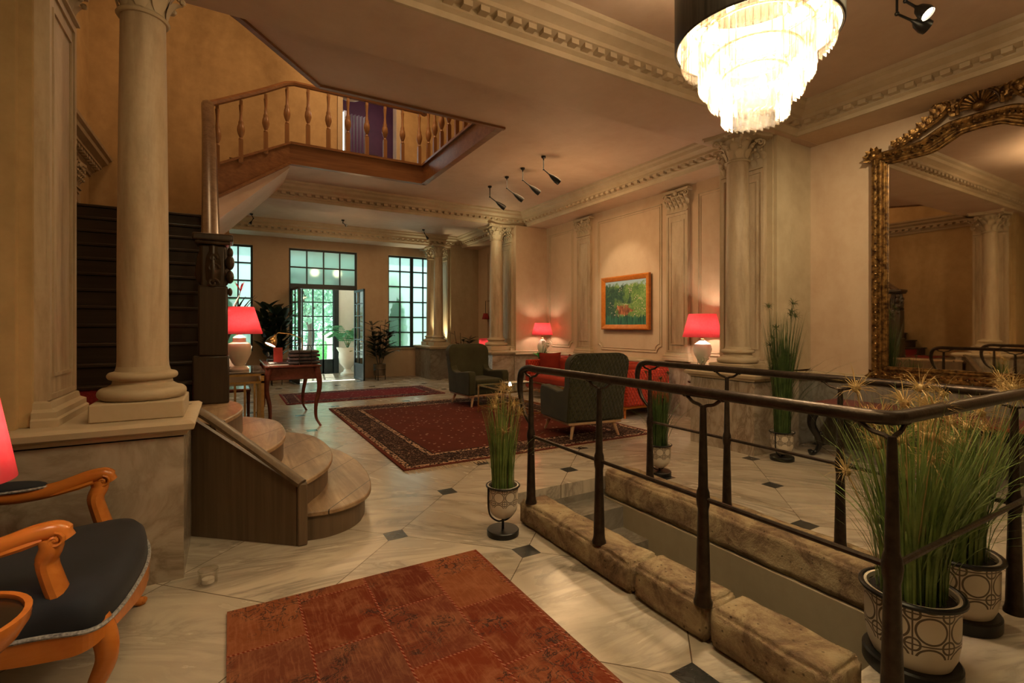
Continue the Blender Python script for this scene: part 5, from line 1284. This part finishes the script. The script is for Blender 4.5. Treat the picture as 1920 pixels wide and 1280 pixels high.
def grass_plant(label, loc, r, zt, H, nb, heads, seed, gm=GRASS, sm=STAR, spread=.12, rs=.06, stand=True, wild=10, lean0=.18):
    """r pot radius, zt rim height, H blade length"""
    rnd = random.Random(seed); t = thing('potted_grass', label, 'potted plant', loc, 'ornamental grasses in patterned pots')
    zb = zt-r*2.1 if stand else .03
    S = r/.11
    pm = MB().lathe([(.02*r, zb), (.3*r, zb+.006*S), (.55*r, zb+.02*S), (.76*r, zb+.045*S), (.89*r, zb+.08*S), (.945*r, zb+.12*S), (.96*r, zt-.01), (r, zt), (.9*r, zt), (.88*r, zt-.03)], seg=40)
    o = obj('pot', pm, POTM, t)
    # pot pattern works in pot coordinates scaled to radius .11
    o.data.transform(Matrix.Diagonal((1/S, 1/S, 1/S, 1)) @ Matrix.Translation((0, 0, -zt+.30*S))); o.scale = (S, S, S); o.location = (0, 0, zt-.30*S)
    obj('rim', MB().tube([(r*1.02*cos(a), r*1.02*sin(a), zt-.004) for a in [k*2*pi/36 for k in range(37)]], .007*S, 8), BLACKM, t)
    obj('soil', MB().lathe([(.001, zt-.02), (r*.88, zt-.025)], seg=24, cap=False), SOIL, t)
    if stand:
        sb = MB().lathe([(r*.98, 0), (r*1.0, .005), (r*1.0, .035*S), (r*.96, .04*S)], seg=40).tube([(0, 0, .035*S), (0, 0, zb)], .009*S, 8)
        for sg in (-1, 1): sb.tube(smoothpath([(sg*r*1.03, 0, zt-.005), (sg*r*1.02, 0, zb+.1*S), (sg*r*.85, 0, zb+.03*S), (sg*r*.35, 0, zb-.012*S), (0, 0, zb-.015*S)], 5), .006*S, 8)
        obj('stand', sb, BLACKM, t, label='black metal stand')
    m = MB()
    for k in range(nb):
        a = rnd.uniform(0, 2*pi); q = r*.7*math.sqrt(rnd.random()); w_ = k < wild
        L = H*(rnd.uniform(.55, 1.0) if not w_ else rnd.uniform(.5, .9)); ln = rnd.uniform(0, lean0) if not w_ else rnd.uniform(.4, .9)
        blade(m, (q*cos(a), q*sin(a), zt-.02), a+rnd.uniform(-.5, .5), L, ln, rnd.uniform(.004, .0075)*max(1, S*.8), rnd, .9 if w_ else .3)
    f = obj('grass_blades', m, gm, t, smooth=False, recalc=False); f['kind'] = 'stuff'
    for k in range(heads):
        a = k*2.399+seed; fr = rnd.uniform(.5, 1.04) if k else 1.0; q = r*.3*rnd.random(); ln = rnd.uniform(.01, lean0*1.0)
        sx = MB(); tip = blade(sx, (q*cos(a), q*sin(a), zt-.02), a, H*fr, ln, .004, rnd, .1)
        st_ = MB().tube([Vector((q*cos(a), q*sin(a), zt-.02)), lerp(Vector((q*cos(a), q*sin(a), zt)), tip, .5)+Vector((0, 0, .01)), tip], .0022, 5)
        h = obj('flower_head', star(tip, rs*rnd.uniform(.8, 1.15), 44, rnd, .0035*max(1, S*.8)).merge(st_), sm, t, smooth=False, recalc=False)
    return t
grass_plant('slim grass plant with straw flower heads on the marble left of the railing', (1.60, 2.90, 0), .108, .335, .66, 240, 9, 1, spread=.1, rs=.085, wild=10, lean0=.19)
grass_plant('dark grass plant standing behind the curled end of the far railing', (3.53, 3.33, 0), .108, .29, .70, 230, 6, 2, GRASSD, STARD, rs=.04, wild=16, lean0=.18)
grass_plant('tall dark papyrus grass beside the marble pedestal and the low red table', (5.03, 3.05, 0), .115, .30, 1.34, 420, 16, 3, GRASSD, STARD, rs=.075, wild=16, lean0=.17)
grass_plant('large grass plant with straw flower heads at the railing corner', (2.43, .93, 0), .165, .325, .86, 380, 16, 4, rs=.115, wild=40, lean0=.42)
grass_plant('large grass plant with a white pot at the right edge behind the corner plant', (3.03, .98, 0), .165, .32, .84, 340, 14, 6, rs=.11, wild=30, lean0=.36)

# calla lilies in dark green pots
def calla(label, loc, sc=1):
    t = thing('calla_plant', label, 'potted plant', loc, 'calla lilies on the lounge side tables')
    obj('pot', MB().lathe([(.055*sc, 0), (.06*sc, .005), (.062*sc, .12*sc), (.058*sc, .12*sc), (.055*sc, .10*sc)], seg=24), simple('dark_green_pot', (.01, .03, .012), (.02, .05, .02), 5, .3), t)
    m = MB()
    for k in range(7):
        a = k*2.399+2; m.leaf((0, 0, .08*sc), (cos(a), sin(a), .1), (cos(a)*.9, sin(a)*.9, .75), .2*sc, .1*sc, .35, 7)
    obj('leaves', m, LEAFB, t)
    for k in range(3):
        a = 5.4+k*.8; tip = Vector((.09*cos(a), .09*sin(a), .26+.03*k))*sc
        s_ = MB().tube([(0, 0, .08*sc), tip*.6+Vector((0, 0, .05*sc)), tip], .004*sc, 6)
        s2 = MB(); Mx = Matrix.Translation(tip) @ Vector((cos(a)*.3, sin(a)*.3, 1)).to_track_quat('Z', 'Y').to_matrix().to_4x4()
        s2.merge(MB().lathe([(.005*sc, 0), (.012*sc, .03*sc), (.03*sc, .07*sc), (.04*sc, .085*sc)], seg=16, cap=False), Mx)
        st_ = obj('stem', s_, LEAFD, t); obj('petal', s2, WHITEPET, st_, recalc=False)
    return t
calla('calla lily with bright green leaves beside the half hidden red lamp', (5.72, 4.68, .622), 1.0)
calla('calla lily in front of the red lamp at the far end of the sofa', (5.72, 8.66, .622), 1.15)

# dark house plants by the garden door
def house_plant(label, loc, H, kind, seed, pot='cyl', n=26, L=.3):
    rnd = random.Random(seed); t = thing('house_plant', label, 'potted plant', loc)
    obj('pot', MB().lathe([(.14, 0.12), (.15, .13), (.16, .42), (.15, .42), (.145, .36)], seg=32), simple('bronze_pot', (.12, .09, .06), (.2, .15, .1), 7, .35, .6), t)
    sm_ = MB()
    for k in range(3): a = k*2.1; sm_.tube([(.15*cos(a), .15*sin(a), 0), (.15*cos(a), .15*sin(a), .3)], .01, 6)
    sm_.tube([(.155*cos(a), .155*sin(a), .28) for a in [k*2*pi/24 for k in range(25)]], .008, 6)
    obj('stand', sm_, BLACKM, t)
    stems = MB(); m = MB()
    for k in range(8):
        a = k*.785+seed; sx = rnd.uniform(.1, .36); h = H*rnd.uniform(.7, 1.0)
        P = smoothpath([(.03*cos(a), .03*sin(a), .35), (sx*.5*cos(a), sx*.5*sin(a), h*.5), (sx*cos(a), sx*sin(a), h)], 5); stems.tube(P, .008, 6)
        for j in range(n//6+3):
            f = rnd.uniform(.42, 1.0); p = P[int(f*(len(P)-1))]; b = rnd.uniform(0, 2*pi)
            d = Vector((cos(b), sin(b), 0))
            if kind == 'fig': m.leaf(p+d*.02, d, d*.6+Vector((0, 0, .8)), rnd.uniform(.2, L), .17, .4, 6)
            else: m.leaf(p+d*.02, d, d*1.0+Vector((0, 0, .55)), rnd.uniform(.22, L), .07, .7, 7)
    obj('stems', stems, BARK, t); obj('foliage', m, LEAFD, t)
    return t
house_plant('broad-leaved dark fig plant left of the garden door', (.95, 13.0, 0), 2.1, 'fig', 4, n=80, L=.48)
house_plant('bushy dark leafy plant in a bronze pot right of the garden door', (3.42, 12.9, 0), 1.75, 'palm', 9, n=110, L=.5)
house_plant('dim tall green plant in the bay behind the far armchair', (5.35, 11.9, 0), 1.3, 'palm', 12, n=20)
t = thing('wall_sconce', 'small red shaded wall light in the bay left of the rose-tinted column', 'lamp', (6.13, 12.0, 1.6), world=True)
obj('arm', MB().tube([(6.2, 12.0, 2.1), (6.08, 12.0, 2.1), (6.08, 12.0, 1.75)], .008, 6), IRON, t); obj('lamp_shade', MB().lathe([(.1, 1.6), (.06, 1.76)], 6.08, 12.0, 20, False), simple('dull_red_shade', (.3, .02, .02), (.35, .03, .03), 5, .8), t, solid=.003)
t = thing('framed_picture', 'dark narrow framed picture half hidden behind the uplit pilaster', 'picture', (6.17, 10.6, 1.7), world=True)
obj('frame', MB().box(6.16, 6.195, 10.3, 11.0, 1.0, 2.25), W_DESK, t, bevel=.008); obj('canvas', MB().box(6.15, 6.165, 10.36, 10.94, 1.06, 2.19), simple('dark_green_picture', (.01, .03, .02), (.12, .14, .08), 9, .5), t)

# ------------------------------------------------------------------ vestibule urn and palm
t = thing('stone_urn', 'white footed urn planter inside the garden porch', 'urn', (2.98, 14.75, 0))
obj('urn', MB().lathe([(.2, 0), (.2, .05), (.12, .1), (.09, .17), (.13, .24), (.22, .34), (.25, .5), (.24, .66), (.3, .76), (.31, .8), (.27, .8), (.22, .7)], seg=40), CERW, t)
obj('soil', MB().lathe([(.001, .74), (.25, .74)], seg=20, cap=False), SOIL, t)
t = thing('palm_plant', 'feathery green palm growing in the white urn', 'palm', (2.98, 14.75, .74))
m = MB(); rnd = random.Random(8)
for k in range(13):
    a = k*2.399; d = Vector((cos(a), sin(a), 0)); L = rnd.uniform(.5, .85); P = smoothpath([(0, 0, 0), d*L*.25+Vector((0, 0, L*.55)), d*L*.6+Vector((0, 0, L*.8)), d*L*.95+Vector((0, 0, L*.65))], 6)
    m.tube(P, .005, 5)
    for i in range(5, len(P)):
        for sg in (-1, 1): m.leaf(P[i], d, d.cross(Vector((0, 0, 1)))*sg+d*.6, .2*(1-i/len(P)*.4), .022, .3, 4)
obj('fronds', m, PALM, t)
m = MB()
for k in range(16): a = k*2.399; m.leaf((.05*cos(a)+.02, .05*sin(a)-.2, -.15+.045*k), (cos(a), sin(a), 0), (cos(a), sin(a), .3), .16, .08, .4, 5)
obj('creeper', m, leafm('olive_leaf', (.1, .13, .03), (.22, .24, .06)), t, label='trailing olive green leaves')

# ------------------------------------------------------------------ garden beyond
struct('ground_garden', MB().box(-14, 18, 15.6, 40, -.25, -.06).box(-14, .6, 13.9, 15.6, -.25, -.06).box(4.4, 18, 13.9, 15.6, -.25, -.06), simple('pale_gravel', (.45, .43, .38), (.6, .58, .52), 60, .95, bump=.5), smooth=False)
def leaf_cloud(m, c, rad, n, rnd, s=.12):
    for i in range(n):
        d = Vector((rnd.gauss(0, 1), rnd.gauss(0, 1), rnd.gauss(0, 1))).normalized()*rnd.random()**.4
        p = Vector((c[0]+d.x*rad[0], c[1]+d.y*rad[1], c[2]+d.z*rad[2])); q = Vector((rnd.gauss(0, 1), rnd.gauss(0, 1), rnd.gauss(0, 1))).normalized(); r2 = q.cross(Vector((.2, .7, .4))).normalized()
        k = s*rnd.uniform(.6, 1.3); m.add([p-q*k*.5, p+r2*k*.28, p+q*k*.5, p-r2*k*.28], [(0, 1, 2, 3)])
def tree(label, x, y, H, cr_, seed, s=.2, n=900):
    rnd = random.Random(seed); t = thing('garden_tree', label, 'tree', (x, y, -.06), 'garden trees beyond the porch')
    P = smoothpath([(0, 0, 0), (.15, 0, H*.3), (-.1, .1, H*.55), (.1, 0, H*.8)], 5); b = MB().tube(P, [lerp(.14, .05, i/(len(P)-1)) for i in range(len(P))], 8)
    for k in range(5): a = k*1.3; b.tube([P[8+k], P[8+k]+Vector((cos(a), sin(a), .8))*cr_*.5, P[8+k]+Vector((cos(a)*1.3, sin(a)*1.3, 1.5))*cr_*.6], [.05, .03, .015], 6)
    obj('trunk', b, BARK, t); m = MB()
    for k in range(7): a = k*.9; leaf_cloud(m, (cos(a)*cr_*.6, sin(a)*cr_*.6, H*.62+.5*cr_*sin(k*2.1)), (cr_*.6,)*3, n//7, rnd, s)
    obj('crown', m, LEAFO, t, smooth=False, recalc=False)
tree('slim garden tree seen through the left door panes', 2.35, 18.5, 4.2, 1.1, 2)
tree('garden tree behind the round shrubs', 4.2, 23, 5.5, 1.8, 5, .25, 1300)
tree('garden tree far left beyond the porch', -2.5, 20, 5, 1.8, 6, .25, 1300)
def shrub(label, x, y, r, h, seed, n=1000):
    rnd = random.Random(seed); t = thing('garden_shrub', label, 'shrub', (x, y, -.06), 'shrubs outside the frosted windows')
    m = MB(); leaf_cloud(m, (0, 0, h*.5), (r, r*.8, h*.5), n, rnd, .13); obj('foliage', m, LEAFG, t, smooth=False, recalc=False)
    obj('stem', MB().tube([(0, 0, 0), (0, 0, h*.6)], .03, 6), BARK, t)
shrub('rounded shrub in the middle of the garden view', 3.3, 19.5, .6, 1.1, 11)
shrub('low shrub at the right of the garden view', 4.3, 20.5, .8, 1.6, 12)
shrub('shrub behind the left frosted window', -.15, 14.3, .42, 3.1, 13, 3200)
shrub('shrub behind the left side of the right frosted window', 4.22, 14.3, .3, 3.0, 14, 2400)
shrub('shrub close outside the left frosted window', -1.1, 14.4, .45, 2.0, 15)
t = thing('garden_urn', 'white pedestal fountain bowl in the garden', 'urn', (3.0, 17.8, -.06))
obj('bowl', MB().lathe([(.2, 0), (.2, .1), (.1, .2), (.08, .8), (.12, .95), (.38, 1.1), (.42, 1.25), (.38, 1.25), (.3, 1.15)], seg=32), CERW, t)
hd = thing('hedge', 'clipped hedge closing the far side of the garden', 'hedge', (2, 27, -.06)); m = MB(); rnd = random.Random(21)
for k in range(16): leaf_cloud(m, (-8+k*1.1, 0, 1.4), (.9, .5, 1.4), 350, rnd, .22)
obj('foliage', m, LEAFO, hd, smooth=False, recalc=False)
